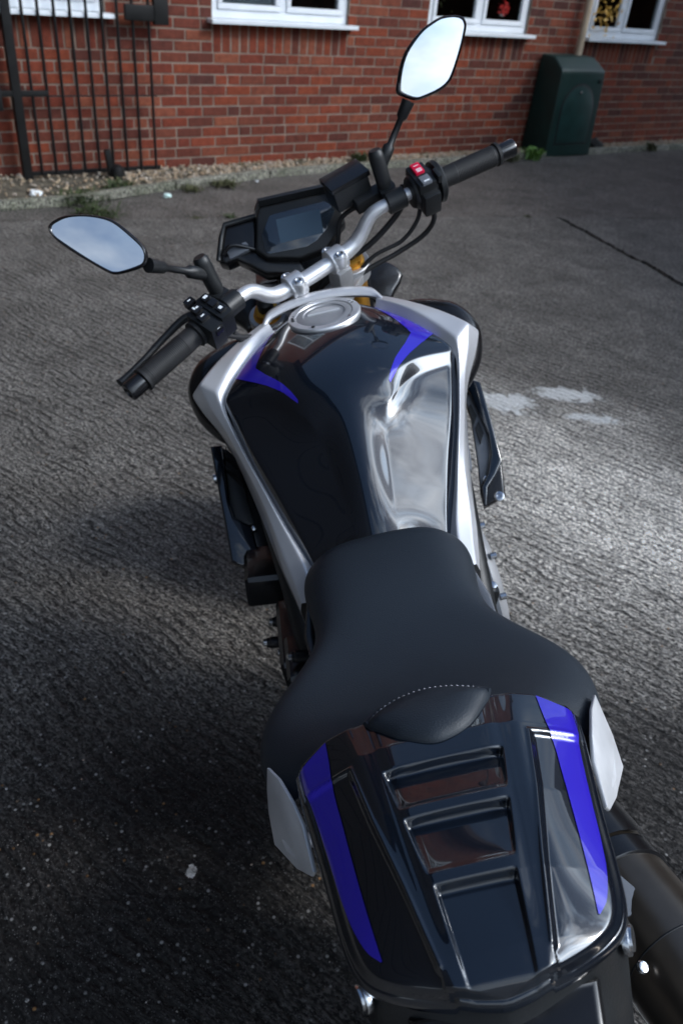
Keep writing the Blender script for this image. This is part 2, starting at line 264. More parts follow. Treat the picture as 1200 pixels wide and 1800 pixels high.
def ground_mat(name, base, dark, brushed, speck, seed=0, patch=True):
    m = bpy.data.materials.new(name); m.use_nodes = True; t = m.node_tree; b = t.nodes['Principled BSDF']; L = t.links.new
    tc = N(t, 'ShaderNodeTexCoord')
    def noise(scale, detail=6, rough=0.6, src=None, dist=0.0):
        n = N(t, 'ShaderNodeTexNoise'); n.inputs['Scale'].default_value = scale; n.inputs['Detail'].default_value = detail; n.inputs['Roughness'].default_value = rough; n.inputs['Distortion'].default_value = dist
        L(src or tc.outputs['Object'], n.inputs['Vector']); return n.outputs[0]
    def ramp(src, p0, p1, c0=(0, 0, 0), c1=(1, 1, 1)):
        r = N(t, 'ShaderNodeValToRGB'); e = r.color_ramp.elements; e[0].position = p0; e[1].position = p1; e[0].color = (*c0, 1); e[1].color = (*c1, 1); L(src, r.inputs[0]); return r.outputs[0]
    def mixc(f, a, bb, mode='MIX'):
        x = N(t, 'ShaderNodeMix', data_type='RGBA', blend_type=mode)
        for i, v in ((0, f), (6, a), (7, bb)):
            if isinstance(v, (int, float)): x.inputs[i].default_value = v
            elif isinstance(v, tuple): x.inputs[i].default_value = (*v, 1)
            else: L(v, x.inputs[i])
        return x.outputs[2]
    def math_(op, a, bb=None, c=None, clamp=False):
        x = N(t, 'ShaderNodeMath', operation=op); x.use_clamp = clamp
        for i, v in enumerate((a, bb, c)):
            if v is None: continue
            if isinstance(v, (int, float)): x.inputs[i].default_value = v
            else: L(v, x.inputs[i])
        return x.outputs[0]
    # brushed ridges run along (1,-1): stretched noise in a turned frame
    rt = N(t, 'ShaderNodeMapping', vector_type='POINT'); rt.inputs['Rotation'].default_value = (0, 0, R(45)); 
    wob = N(t, 'ShaderNodeTexNoise'); wob.inputs['Scale'].default_value = 1.3; wob.inputs['Detail'].default_value = 2
    L(tc.outputs['Object'], wob.inputs['Vector'])
    add = N(t, 'ShaderNodeVectorMath', operation='MULTIPLY_ADD'); add.inputs[1].default_value = (0.12, 0.12, 0); L(wob.outputs[1], add.inputs[0]); L(tc.outputs['Object'], add.inputs[2])
    L(add.outputs[0], rt.inputs[0])
    st = N(t, 'ShaderNodeMapping'); st.inputs['Scale'].default_value = (1, 1.8, 1); L(rt.outputs[0], st.inputs[0])
    ridg = noise(19, 10, 0.80, st.outputs[0]); ridg2 = noise(55, 8, 0.8, st.outputs[0])
    sp = N(t, 'ShaderNodeSeparateXYZ'); L(rt.outputs[0], sp.inputs[0]); wn2 = noise(6.5, 3, 0.6)
    ph = math_('ADD', math_('MULTIPLY', sp.outputs[1], 300.0), math_('MULTIPLY', wn2, 16.0)); sn = math_('SINE', ph)
    seg = noise(24, 6, 0.75, st.outputs[0]); line = math_('MULTIPLY', ramp(math_('MULTIPLY_ADD', sn, 0.5, 0.5), 0.45, 0.95), ramp(seg, 0.46, 0.60))
    ph2 = math_('ADD', math_('MULTIPLY', sp.outputs[1], 185.0), math_('MULTIPLY', noise(4.0, 4, 0.65), 20.0)); sn2 = math_('SINE', ph2)
    seg2 = noise(7, 6, 0.75, st.outputs[0]); groove = math_('MULTIPLY', ramp(math_('MULTIPLY_ADD', sn2, 0.5, 0.5), 0.50, 0.98), ramp(seg2, 0.42, 0.56))
    big = noise(0.55, 5, 0.6); mid = noise(3.2, 8, 0.65); fine = noise(85, 8, 0.82); grit = noise(190, 4, 0.8)
    col = mixc(ramp(mid, 0.38, 0.62), dark, base)
    grain = noise(92, 2.5, 0.6, st.outputs[0]); grain2 = noise(46, 3, 0.65, st.outputs[0]); pit = noise(150, 2, 0.5)
    col = mixc(1.0, col, ramp(grain, 0.42, 0.58, (0.28, 0.28, 0.29), (1.9, 1.88, 1.84)), 'MULTIPLY')
    col = mixc(1.0, col, ramp(grain2, 0.38, 0.60, (0.40, 0.40, 0.41), (1.7, 1.69, 1.67)), 'MULTIPLY')
    col = mixc(math_('MULTIPLY', line, 0.7*brushed), col, tuple(min(1, c*2.4) for c in base))
    col = mixc(math_('MULTIPLY', groove, 0.8*brushed), col, mixc(1.0, col, (0.22, 0.22, 0.22), 'MULTIPLY'))
    col = mixc(ramp(pit, 0.30, 0.37, (1, 1, 1), (0, 0, 0)), col, tuple(c*0.25 for c in dark))
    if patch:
        # light painted into slab colour: shaded near corners, bright pool right of the bike
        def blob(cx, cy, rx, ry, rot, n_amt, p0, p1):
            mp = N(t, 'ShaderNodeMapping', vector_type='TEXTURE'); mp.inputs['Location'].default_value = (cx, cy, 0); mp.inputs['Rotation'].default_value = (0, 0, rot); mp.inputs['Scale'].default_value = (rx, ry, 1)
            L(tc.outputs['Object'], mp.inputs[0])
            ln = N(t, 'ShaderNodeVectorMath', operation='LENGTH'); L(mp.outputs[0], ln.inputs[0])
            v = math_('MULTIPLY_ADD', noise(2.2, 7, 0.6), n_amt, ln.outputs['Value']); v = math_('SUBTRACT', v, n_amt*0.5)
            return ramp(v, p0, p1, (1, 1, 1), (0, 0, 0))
        for (cx, cy, rx, ry, rot, na, p0, p1, c, k, mode) in LIGHT_PATCHES:
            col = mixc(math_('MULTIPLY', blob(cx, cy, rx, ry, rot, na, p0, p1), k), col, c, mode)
    # exposed aggregate: single pale and rusty stones
    vor = N(t, 'ShaderNodeTexVoronoi'); vor.inputs['Scale'].default_value = 75; vor.inputs['Randomness'].default_value = 1; L(tc.outputs['Object'], vor.inputs['Vector'])
    near = ramp(vor.outputs['Distance'], 0.16, 0.30, (1, 1, 1), (0, 0, 0))
    sep = N(t, 'ShaderNodeSeparateColor'); L(vor.outputs['Color'], sep.inputs[0])
    pick = ramp(sep.outputs[0], 0.72, 0.78); rust = ramp(sep.outputs[1], 0.88, 0.90)
    stone = mixc(rust, (0.50, 0.49, 0.47), (0.42, 0.22, 0.08))
    stone = mixc(ramp(sep.outputs[2], 0.2, 1.0), mixc(1.0, stone, (0.45, 0.45, 0.45), 'MULTIPLY'), stone)
    sm = math_('MULTIPLY', math_('MULTIPLY', near, pick), speck)
    col = mixc(sm, col, stone)
    vor2 = N(t, 'ShaderNodeTexVoronoi'); vor2.inputs['Scale'].default_value = 230; L(tc.outputs['Object'], vor2.inputs['Vector'])
    sep2 = N(t, 'ShaderNodeSeparateColor'); L(vor2.outputs['Color'], sep2.inputs[0])
    sm2 = math_('MULTIPLY', math_('MULTIPLY', ramp(vor2.outputs['Distance'], 0.2, 0.36, (1, 1, 1), (0, 0, 0)), ramp(sep2.outputs[0], 0.60, 0.7)), speck*0.40)
    col = mixc(sm2, col, (0.38, 0.37, 0.36))
    if patch:
        for (cx, cy, rx, ry, th) in SPLATS:
            mp = N(t, 'ShaderNodeMapping', vector_type='TEXTURE'); mp.inputs['Location'].default_value = (cx, cy, 0); mp.inputs['Rotation'].default_value = (0, 0, R(-12)); mp.inputs['Scale'].default_value = (rx, ry, 1)
            L(tc.outputs['Object'], mp.inputs[0]); ln = N(t, 'ShaderNodeVectorMath', operation='LENGTH'); L(mp.outputs[0], ln.inputs[0])
            v = math_('ADD', math_('MULTIPLY', math_('SUBTRACT', 1.0, ln.outputs['Value'], clamp=True), 0.7), math_('MULTIPLY', noise(17, 7, 0.7, None, 1.2), 1.15))
            col = mixc(math_('MULTIPLY', math_('MULTIPLY', ramp(v, th, th+0.12), ramp(fine, 0.30, 0.52)), 0.95), col, (0.85, 0.86, 0.85))
    L(col, b.inputs['Base Color'])
    rr = ramp(fine, 0.3, 0.7, (0.42, 0.42, 0.42), (0.72, 0.72, 0.72)); L(rr, b.inputs['Roughness']); b.inputs['Specular IOR Level'].default_value = 0.4
    h = math_('ADD', math_('ADD', math_('MULTIPLY', ridg, 0.55*brushed+0.1), math_('MULTIPLY_ADD', groove, -1.3*brushed, math_('MULTIPLY', line, 0.8*brushed))), math_('MULTIPLY', fine, 0.35)); h = math_('ADD', h, math_('MULTIPLY', ridg2, 0.5*brushed)); h = math_('ADD', h, math_('MULTIPLY', sm, 0.12)); h = math_('ADD', math_('ADD', h, math_('MULTIPLY', grain, 0.8)), math_('MULTIPLY', grain2, 0.9))
    bp = N(t, 'ShaderNodeBump'); bp.inputs['Strength'].default_value = 1.0; bp.inputs['Distance'].default_value = 0.010; L(h, bp.inputs['Height']); L(bp.outputs[0], b.inputs['Normal'])
    return m
LIGHT_PATCHES = [(-0.75, 0.35, 1.1, 0.85, R(20), 0.9, 0.35, 1.3, (0.13, 0.13, 0.14), 1.0, 'MULTIPLY'),
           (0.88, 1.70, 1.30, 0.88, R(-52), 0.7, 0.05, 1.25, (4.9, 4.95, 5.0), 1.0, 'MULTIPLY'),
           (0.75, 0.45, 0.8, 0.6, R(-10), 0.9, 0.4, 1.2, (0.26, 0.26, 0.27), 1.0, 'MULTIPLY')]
SPLATS = [(0.74, 2.50, 0.26, 0.17, 0.89), (1.04, 2.58, 0.26, 0.12, 0.87), (1.08, 2.36, 0.22, 0.09, 0.91), (1.46, 2.48, 0.3, 0.14, 1.00), (-0.53, 0.53, 0.045, 0.04, 1.02), (-0.50, 0.50, 0.025, 0.03, 0.98)]
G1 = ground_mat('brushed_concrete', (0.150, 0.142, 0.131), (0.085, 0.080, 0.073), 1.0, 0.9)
G2 = ground_mat('far_concrete', (0.115, 0.105, 0.096), (0.068, 0.062, 0.056), 0.6, 0.6, patch=False)
soil = mat('joint_soil', (0.022, 0.028, 0.012), 0.95, bump=(120, 0.8, 0.01), var=(20, 0.5))
asph = mat('asphalt', (0.05, 0.05, 0.05), 0.9, bump=(200, 0.6, 0.004), var=(5, 0.2))
g = mk('ground', [(-300, -300, -0.035), (300, -300, -0.035), (300, 300, -0.035), (-300, 300, -0.035)], [(0, 1, 2, 3)], asph, None, False); tag(g, kind='structure')
g = mk('joint_bed', [(-9, -9, -0.02), (14, -9, -0.02), (14, 14, -0.02), (-9, 12, -0.02)], [(0, 1, 2, 3)], soil, None, False); tag(g, kind='structure')
def jag(p, q, n, amp, seed):
    r = random.Random(seed); p = np.array(p, float); q = np.array(q, float); d = q-p; nn = np.array([-d[1], d[0]])/np.linalg.norm(d); out = []; w = 0
    for i in range(n+1):
        w = 0.75*w+r.gauss(0, amp); out.append(p+d*i/n+nn*(w if 0 < i < n else 0))
    return out
def pave(name, outline, mat_, th=0.04, z=0.0):
    P = [(x, y, z) for x, y in outline]; bm = bmesh.new()
    a = [bm.verts.new(p) for p in P]; b_ = [bm.verts.new((p[0], p[1], z-th)) for p in P]; m = len(P)
    f = bm.faces.new(a)
    for i in range(m): bm.faces.new((a[i], b_[i], b_[(i+1) % m], a[(i+1) % m]))
    bmesh.ops.triangulate(bm, faces=[f])
    o = bmobj(name, bm, mat_, None, False); tag(o, kind='structure'); return o
JL = [(-9, 3.15), (-1.8, 4.83), (-0.41, 5.17), (0.82, 5.40), (1.73, 5.575)]; JR = [(2.1, 5.64), (3.23, 5.77), (9.0, 6.5)]
front_edge = []
for i in range(len(JL)-1): front_edge += jag(JL[i], JL[i+1], 14, 0.003, i)[:-1]
front_edge += jag(JL[-1], JR[0], 8, 0.006, 9)
diag = jag((2.105, 5.63), (2.27, 4.69), 14, 0.005, 21)[:-1]+jag((2.27, 4.69), (2.37, 4.08), 10, 0.006, 22)[:-1]+jag((2.37, 4.08), (2.9, 0.2), 20, 0.006, 23)[:-1]+[np.array((3.6, -9))]
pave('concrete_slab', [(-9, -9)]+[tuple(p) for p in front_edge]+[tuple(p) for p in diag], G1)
rd = [tuple(np.array(p)+(0.034+0.022*abs(math.sin(i*1.7)), 0)) for i, p in enumerate(diag)]
re = []
for i in range(len(JR)-1): re += [tuple(p) for p in jag(JR[i], JR[i+1], 16, 0.002, 31+i)]
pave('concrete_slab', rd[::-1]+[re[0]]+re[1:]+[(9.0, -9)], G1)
fe = [(p[0], p[1]+0.007+0.012*max(0, math.sin(p[0]*3.1))) for p in front_edge]+[(x, y+0.008+0.014*max(0, math.sin(x*5))) for x, y in re]
kl = [(-1.6, .86), (-.3, .86), (0.6, .86), (1.07, .86), (1.50, .79), (2.13, 0.60), (3.2, 0.43), (3.94, 0.40), (5.68, 0.40), (7.2, 0.36), (8.7, 0.38), (12, 0.38)]   # outer kerb line, along and in front of the wall
ks = crs([(s, e, 0) for s, e in kl], 6)
kerb_out = [WP(s, e, 0) for s, e, _ in ks]
pave('far_concrete', [tuple(p) for p in fe]+[(9.2, 6.6)]+[(p[0], p[1]) for p in kerb_out[::-1] if p[0] < 9.5]+[(-6.5, 5.0), (-9, 3.4)], G2, z=-0.002)
# kerb of separate edging stones
kconc = ground_mat('kerb_concrete', (0.20, 0.195, 0.165), (0.11, 0.115, 0.085), 0.2, 0.5, patch=False)
kp = np.array(kerb_out); cum = np.r_[0, np.cumsum(np.linalg.norm(np.diff(kp, axis=0), axis=1))]
kroot = tag(empty('kerb'), 'low weathered concrete edging kerb along the gravel strip under the brick wall', 'kerb'); k = 0; pos = 0.0
def kpt(d): return np.array([np.interp(d, cum, kp[:, i]) for i in range(3)])
while pos < cum[-1]-0.95:
    L_ = 0.915; a = kpt(pos+0.006); b = kpt(pos+L_-0.006); c = (a+b)/2; d = b-a; ln = np.linalg.norm(d); sd_ = np.array([-d[1], d[0], 0])/ln
    box('kerb_stone', c+sd_*0.035+np.array([0, 0, 0.012+rnd.uniform(-.004, .004)]), (ln, 0.07, 0.085), kconc, kroot, ax=d/ln, bevel=0.012)
    pos += L_
# gravel bed and stones
gb = [WP(s, e_, 0.005) for s, e, _ in ks for e_ in (e-0.06, -0.02)]
o = mk('gravel_bed', gb, [(2*i, 2*i+2, 2*i+3, 2*i+1) for i in range(len(ks)-1)], mat('gravel_soil', (0.085, 0.072, 0.05), 0.95, bump=(90, 0.8, 0.01), var=(9, 0.5)), None, False); tag(o, kind='structure')
def island_mat(name, cols, rough=0.75, obj=False, bump=(120, 0.4, 0.003)):
    m = bpy.data.materials.new(name); m.use_nodes = True; t = m.node_tree; b = t.nodes['Principled BSDF']; L = t.links.new
    if obj: gi = N(t, 'ShaderNodeObjectInfo'); src = gi.outputs['Random']
    else: gi = N(t, 'ShaderNodeNewGeometry'); src = gi.outputs['Random Per Island']
    r = N(t, 'ShaderNodeValToRGB'); e = r.color_ramp.elements
    while len(e) < len(cols): e.new(0.5)
    for i, c in enumerate(cols): e[i].position = (i+0.02)/len(cols); e[i].color = (*c, 1)
    r.color_ramp.interpolation = 'LINEAR'; L(src, r.inputs[0])
    tc = N(t, 'ShaderNodeTexCoord'); nz = N(t, 'ShaderNodeTexNoise'); nz.inputs['Scale'].default_value = 22; nz.inputs['Detail'].default_value = 7; nz.inputs['Roughness'].default_value = 0.7
    ge = N(t, 'ShaderNodeNewGeometry'); L(ge.outputs['Position'], nz.inputs['Vector'])
    rr = N(t, 'ShaderNodeValToRGB'); rr.color_ramp.elements[0].position = 0.3; rr.color_ramp.elements[1].position = 0.72
    rr.color_ramp.elements[0].color = (0.6, 0.58, 0.58, 1); rr.color_ramp.elements[1].color = (1.3, 1.25, 1.2, 1); L(nz.outputs[0], rr.inputs[0])
    x = N(t, 'ShaderNodeMix', data_type='RGBA', blend_type='MULTIPLY'); x.inputs[0].default_value = 0.9; L(r.outputs[0], x.inputs[6]); L(rr.outputs[0], x.inputs[7]); L(x.outputs[2], b.inputs['Base Color'])
    n2 = N(t, 'ShaderNodeTexNoise'); n2.inputs['Scale'].default_value = bump[0]; n2.inputs['Detail'].default_value = 5; L(ge.outputs['Position'], n2.inputs['Vector'])
    bp = N(t, 'ShaderNodeBump'); bp.inputs['Strength'].default_value = bump[1]; bp.inputs['Distance'].default_value = bump[2]; L(n2.outputs[0], bp.inputs['Height']); L(bp.outputs[0], b.inputs['Normal'])
    b.inputs['Roughness'].default_value = rough; b.inputs['Specular IOR Level'].default_value = 0.25
    return m
def rock_cloud(name, pts, sizes, mat_, seed):
    r = np.random.RandomState(seed); ph = (1+5**.5)/2
    IV = np.array([(-1, ph, 0), (1, ph, 0), (-1, -ph, 0), (1, -ph, 0), (0, -1, ph), (0, 1, ph), (0, -1, -ph), (0, 1, -ph), (ph, 0, -1), (ph, 0, 1), (-ph, 0, -1), (-ph, 0, 1)])/1.9
    IF = np.array([(0, 11, 5), (0, 5, 1), (0, 1, 7), (0, 7, 10), (0, 10, 11), (1, 5, 9), (5, 11, 4), (11, 10, 2), (10, 7, 6), (7, 1, 8), (3, 9, 4), (3, 4, 2), (3, 2, 6), (3, 6, 8), (3, 8, 9), (4, 9, 5), (2, 4, 11), (6, 2, 10), (8, 6, 7), (9, 8, 1)])
    V = []; F = []
    for i, (p, s) in enumerate(zip(pts, sizes)):
        q = IV*(1+r.uniform(-.25, .25, (12, 1))); q = q*np.array([1, r.uniform(.6, 1), r.uniform(.45, .8)]); a = r.uniform(0, 6.28); c, s_ = math.cos(a), math.sin(a)
        q = q @ np.array([[c, s_, 0], [-s_, c, 0], [0, 0, 1]]); V.append(q*s+p); F.append(IF+12*i)
    return mk(name, np.concatenate(V), np.concatenate(F), mat_, None, False)
rs = np.random.RandomState(3); pts = []; sz = []
dens = np.array([(s, e) for s, e, _ in ks])
while len(pts) < 5200:
    s = rs.uniform(-0.2, 9.5); emax = np.interp(s, dens[:, 0], dens[:, 1])-0.075; e = rs.uniform(0.0, emax)
    if s < 1.6 and rs.rand() < 0.6: continue
    z = WZ+0.012*rs.rand()+0.02*(e < emax*0.9)*0.5
    pts.append(WP(s, e, z)); sz.append(rs.uniform(0.006, 0.017))
o = rock_cloud('gravel', pts, sz, island_mat('gravel_stones', [(0.30, 0.24, 0.17), (0.45, 0.36, 0.25), (0.2, 0.17, 0.13), (0.52, 0.47, 0.4), (0.36, 0.27, 0.18)]), 5); tag(o, kind='stuff', label='pale buff gravel filling the strip between kerb and brick wall', cat='gravel')
# loose grit on the yard
pts = []; sz = []
for i in range(900):
    x = rs.uniform(-1.6, 2.2); y = rs.uniform(0.0, 5.0); pts.append(np.array((x, y, 0.001))); sz.append(rs.choice([0.0016, 0.0022, 0.003], p=[.6, .3, .1]))
o = rock_cloud('loose_grit', pts, sz, island_mat('grit_stones', [(0.30, 0.29, 0.27), (0.42, 0.40, 0.37), (0.16, 0.15, 0.14), (0.35, 0.2, 0.1), (0.5, 0.49, 0.48)]), 6); tag(o, kind='stuff', label='tiny loose grit scattered over the concrete yard', cat='grit')

# ================================================================== BRICK BUILDING
bcols = [(0.174, 0.038, 0.020), (0.133, 0.031, 0.020), (0.208, 0.048, 0.025), (0.091, 0.028, 0.021), (0.149, 0.041, 0.025), (0.225, 0.069, 0.038), (0.116, 0.033, 0.022), (0.166, 0.042, 0.023), (0.070, 0.026, 0.022), (0.199, 0.046, 0.022)]
BR_O = island_mat('brick_single', bcols, 0.85, True, (90, 0.6, 0.004)); BR_I = island_mat('brick_mass', bcols, 0.85, False, (90, 0.6, 0.004))
mortar = mat('mortar', (0.21, 0.165, 0.13), 0.95, bump=(150, 0.7, 0.004), var=(7, 0.35))
build = tag(empty('brick_building', WP(0, 0, 0), (0, 0, WA)), 'red brick building with white framed ground floor windows behind the motorcycle', 'building')
def LP(s, e, z): return (s, -e, z)       # local frame of the building: x along the wall, -y towards the yard
WIN = [(0.50, 1.82), (2.66, 3.93), (4.80, 6.07), (6.95, 8.15)]; SILL = 1.055; HEAD = 2.13; TOP = 5.25
# wall core with window openings (mortar shows in the joints)
core = bmesh.new()
def cbox(bm, s0, s1, e0, e1, z0, z1):
    v = [bm.verts.new(LP(s, e, z)) for s in (s0, s1) for e in (e0, e1) for z in (z0, z1)]
    for f in ((0, 1, 3, 2), (4, 6, 7, 5), (0, 4, 5, 1), (2, 3, 7, 6), (0, 2, 6, 4), (1, 5, 7, 3)): bm.faces.new([v[i] for i in f])
S0, S1 = -2.2, 12.0; cuts = [S0]+[x for w in WIN for x in w]+[S1]
cbox(core, S0, S1, -0.22, -0.0045, -0.1, SILL-0.03); cbox(core, S0, S1, -0.22, -0.0045, HEAD, 3.48); cbox(core, S0, S1, -0.22, -0.0045, 4.62, TOP)
for i in range(0, len(cuts), 2):
    cbox(core, cuts[i], cuts[i+1], -0.22, -0.0045, SILL-0.03, HEAD); cbox(core, cuts[i], cuts[i+1], -0.22, -0.0045, 3.48, 4.62)
cbox(core, S0, S0+0.2, -6, -0.22, -0.1, TOP); cbox(core, S1-0.2, S1, -6, -0.22, -0.1, TOP)
bmobj('wall', core, mortar, build, False)
def brick_bm(bm, L, H, D, c, rng):
    """one brick centred at c in building frame, soft worn edges"""
    x, y, z = L/2, D/2, H/2; ch = 0.0035; j = lambda: rng.uniform(-.0012, .0012)
    base = []
    for (yy, k) in ((y, 0), (-y+ch, 0), (-y, ch)):
        for sx, sz in ((-1, -1), (1, -1), (1, 1), (-1, 1)):
            base.append(bm.verts.new((c[0]+sx*(x-k)+j(), c[1]+yy+(j() if k else 0), c[2]+sz*(z-k)+j())))
    for r in range(2):
        for i in range(4): bm.faces.new((base[r*4+i], base[r*4+(i+1) % 4], base[r*4+4+(i+1) % 4], base[r*4+4+i]))
    bm.faces.new(base[8:12])
bricks = []   # (s centre, z centre, length, height)
rowz = [WZ-0.075+0.075*k for k in range(0, 71)]
for k, z0 in enumerate(rowz):
    off = (k % 2)*0.1125+0.03; s = S0+off-0.225+0.01*math.sin(k*2.3)
    segs = [(S0, S1)]
    zc = z0+0.0375
    hole = []
    if zc > WZ+0.825: hole = [(a, b) for a, b in WIN] if zc < HEAD+0.225 else []
    if 3.50 < zc < 4.62: hole = [(a, b) for a, b in WIN]
    while s < S1:
        pieces = [(s, s+0.225)] if rnd.random() > 0.10 else [(s, s+0.1125), (s+0.1125, s+0.225)]
        for a, b in pieces:
            parts = [(a, b)]
            for h0, h1 in hole:
                nw = []
                for p0, p1 in parts:
                    if p1 <= h0 or p0 >= h1: nw.append((p0, p1))
                    else:
                        if h0-p0 > 0.04: nw.append((p0, h0))
                        if p1-h1 > 0.04: nw.append((h1, p1))
                parts = nw
            for p0, p1 in parts: 
                if p0 >= S0 and p1 <= S1: bricks.append(((p0+p1)/2, zc, p1-p0-0.010, 0.065, 0))
        s += 0.225
for a, b in WIN:
    n = int(round((b-a)/0.077)); w = (b-a)/n
    for i in range(n):
        bricks.append((a+w*(i+0.5), WZ+0.825+0.1075, w-0.011, 0.208, 1)); bricks.append((a+w*(i+0.5), HEAD+0.1125, w-0.011, 0.213, 1))
# the 300 that show largest become single parts, the rest one mass
def vis(b): s, z = b[0], b[1]; return z > 0 and z < 1.34 and 0.9 < s < 9.0
cs = Vector(cam.location)
def key(b): p = Vector(WP(b[0], 0, b[1])); return (p-cs).length if vis(b) else 1e3+abs(b[0]-4)
bricks.sort(key=key)
protos = {}
for s, z, L_, H_, kind in bricks[:300]:
    kk = (round(L_/0.012), kind, rnd.randrange(4))
    if kk not in protos:
        bm = bmesh.new(); brick_bm(bm, L_, H_, 0.09, (0, 0, 0), rnd); bmesh.ops.recalc_face_normals(bm, faces=bm.faces); me = bpy.data.meshes.new('brick'); bm.to_mesh(me); bm.free(); me.materials.append(BR_O); protos[kk] = me
    o = bpy.data.objects.new('brick', protos[kk]); COL.objects.link(o); o.parent = build; o.location = LP(s, -0.0455+rnd.uniform(-.0012, .0012), z)
    o.rotation_euler = (0, rnd.uniform(-.004, .004), rnd.uniform(-.004, .004))
bm = bmesh.new()
for s, z, L_, H_, kind in bricks[300:]: brick_bm(bm, L_, H_, 0.09, LP(s, -0.0455+rnd.uniform(-.0012, .0012), z), rnd)
o = bmobj('brickwork', bm, BR_I, build, False); tag(o, kind='stuff')
# roof edge
box('gutter', (5, -0.09, TOP+0.06), (S1-S0+0.2, 0.12, 0.12), M['plastic'], build, bevel=0.02)
rm = mat('roof_tiles', (0.09, 0.06, 0.05), 0.85, bump=(40, 0.8, 0.02), var=(6, 0.3))
mk('roof', [(S0-0.2, -0.2, TOP+0.1), (S1+0.2, -0.2, TOP+0.1), (S1+0.2, 3.2, TOP+2.6), (S0-0.2, 3.2, TOP+2.6), (S1+0.2, 6.2, TOP+0.1), (S0-0.2, 6.2, TOP+0.1), (S0-0.2, -0.2, TOP+0.02), (S1+0.2, -0.2, TOP+0.02)],
   [(0, 1, 2, 3), (3, 2, 4, 5), (0, 3, 5), (1, 4, 2), (6, 7, 1, 0), (6, 5, 4, 7)], rm, build, False)
# windows
upvc = mat('white_upvc', (0.74, 0.77, 0.80), 0.3, 0, 0.2, 0.5, var=(8, 0.05))
glass = bpy.data.materials.new('window_glass'); glass.use_nodes = True; t = glass.node_tree; t.nodes.clear()
go = N(t, 'ShaderNodeOutputMaterial'); gm = N(t, 'ShaderNodeMixShader'); gt = N(t, 'ShaderNodeBsdfTransparent'); gg = N(t, 'ShaderNodeBsdfGlossy'); gg.inputs['Roughness'].default_value = 0.01; gf = N(t, 'ShaderNodeFresnel'); gf.inputs[0].default_value = 1.6
gt.inputs[0].default_value = (0.8, 0.84, 0.84, 1); t.links.new(gf.outputs[0], gm.inputs[0]); t.links.new(gt.outputs[0], gm.inputs[1]); t.links.new(gg.outputs[0], gm.inputs[2]); t.links.new(gm.outputs[0], go.inputs[0])
room = mat('dark_interior', (0.03, 0.026, 0.024), 0.9, var=(3, 0.4)); blind = mat('pale_net', (0.55, 0.57, 0.60), 0.8, var=(5, 0.1))
def bar(name, s0, s1, z0, z1, e, d, m, par, bev=0.006): return box(name, ((s0+s1)/2, -(e-d/2), (z0+z1)/2), (s1-s0, d, z1-z0), m, par, bevel=bev)
for wi, (a, b) in enumerate(WIN):
    w = empty('window', (0, 0, 0), parent=build)
    zb = SILL+0.005; zt = HEAD; mid = [a+0.62, a+0.64, a+0.64, a+0.55][wi]; e = -0.03; F = 0.058
    bar('frame', a+.002, b-.002, zb, zb+F, e, 0.06, upvc, w); bar('frame', a+.002, b-.002, zt-F, zt-.002, e, 0.06, upvc, w)
    bar('frame', a+.002, a+F, zb+F, zt-F, e, 0.06, upvc, w); bar('frame', b-F, b-.002, zb+F, zt-F, e, 0.06, upvc, w); bar('frame', mid-F/2, mid+F/2, zb+F, zt-F, e, 0.06, upvc, w)
    for j, (p0, p1) in enumerate(((a+F, mid-F/2), (mid+F/2, b-F))):
        fixed = (j == 0) ; g_ = 0.042 
        for (q0, q1, r0, r1) in ((p0, p1, zb+F, zb+F+g_), (p0, p1, zt-F-g_, zt-F), (p0, p0+g_, zb+F+g_, zt-F-g_), (p1-g_, p1, zb+F+g_, zt-F-g_)):
            bar('casement', q0+.001, q1-.001, r0+.001, r1-.001, e+0.012, 0.05, upvc, w, 0.007)
        bar('pane', p0+g_, p1-g_, zb+F+g_, zt-F-g_, e-0.015, 0.006, glass, w, 0)
        if wi == 1 and j == 0: bar('blind', p0+g_*0.6, p1-g_*0.6, zb+F+0.01, zt-F-0.02, e-0.04, 0.004, blind, w, 0)
        if wi == 0 and j == 1: bar('blind', p0+g_*0.6, p1-g_*0.6, zb+F+0.01, zt-F-0.02, e-0.04, 0.004, blind, w, 0)
    box('sill', ((a+b)/2, -0.018, SILL-0.012), (b-a+0.09, 0.15, 0.03), upvc, w, bevel=0.008)
    bar('room', a-0.3, b+0.3, 0.7, HEAD+0.1, -0.9, 0.02, room, w, 0)
    bar('room', a-0.3, b+0.3, 0.8, 0.82, -0.23, 0.7, room, w, 0); bar('room', a-0.3, a-0.28, 0.82, HEAD, -0.23, 0.66, room, w, 0); bar('room', b+0.28, b+0.3, 0.82, HEAD, -0.23, 0.66, room, w, 0)
for wi, (a, b) in enumerate(WIN):
    w = empty('window', (0, 0, 0), parent=build); zb, zt, F, e = 3.485, 4.615, 0.07, -0.03
    for q in ((a, b, zb, zb+F), (a, b, zt-F, zt), (a, a+F, zb+F, zt-F), (b-F, b, zb+F, zt-F), ((a+b)/2-F/2, (a+b)/2+F/2, zb+F, zt-F)): bar('frame', q[0]+.002, q[1]-.002, q[2]+.001, q[3]-.001, e, 0.06, upvc, w)
    bar('pane', a+F, b-F, zb+F, zt-F, e-0.02, 0.006, glass, w, 0); bar('room', a-0.3, b+0.3, 3.2, 4.9, -0.9, 0.02, room, w, 0)
def WO(s, e, z): return tuple(WP(s, e, z))
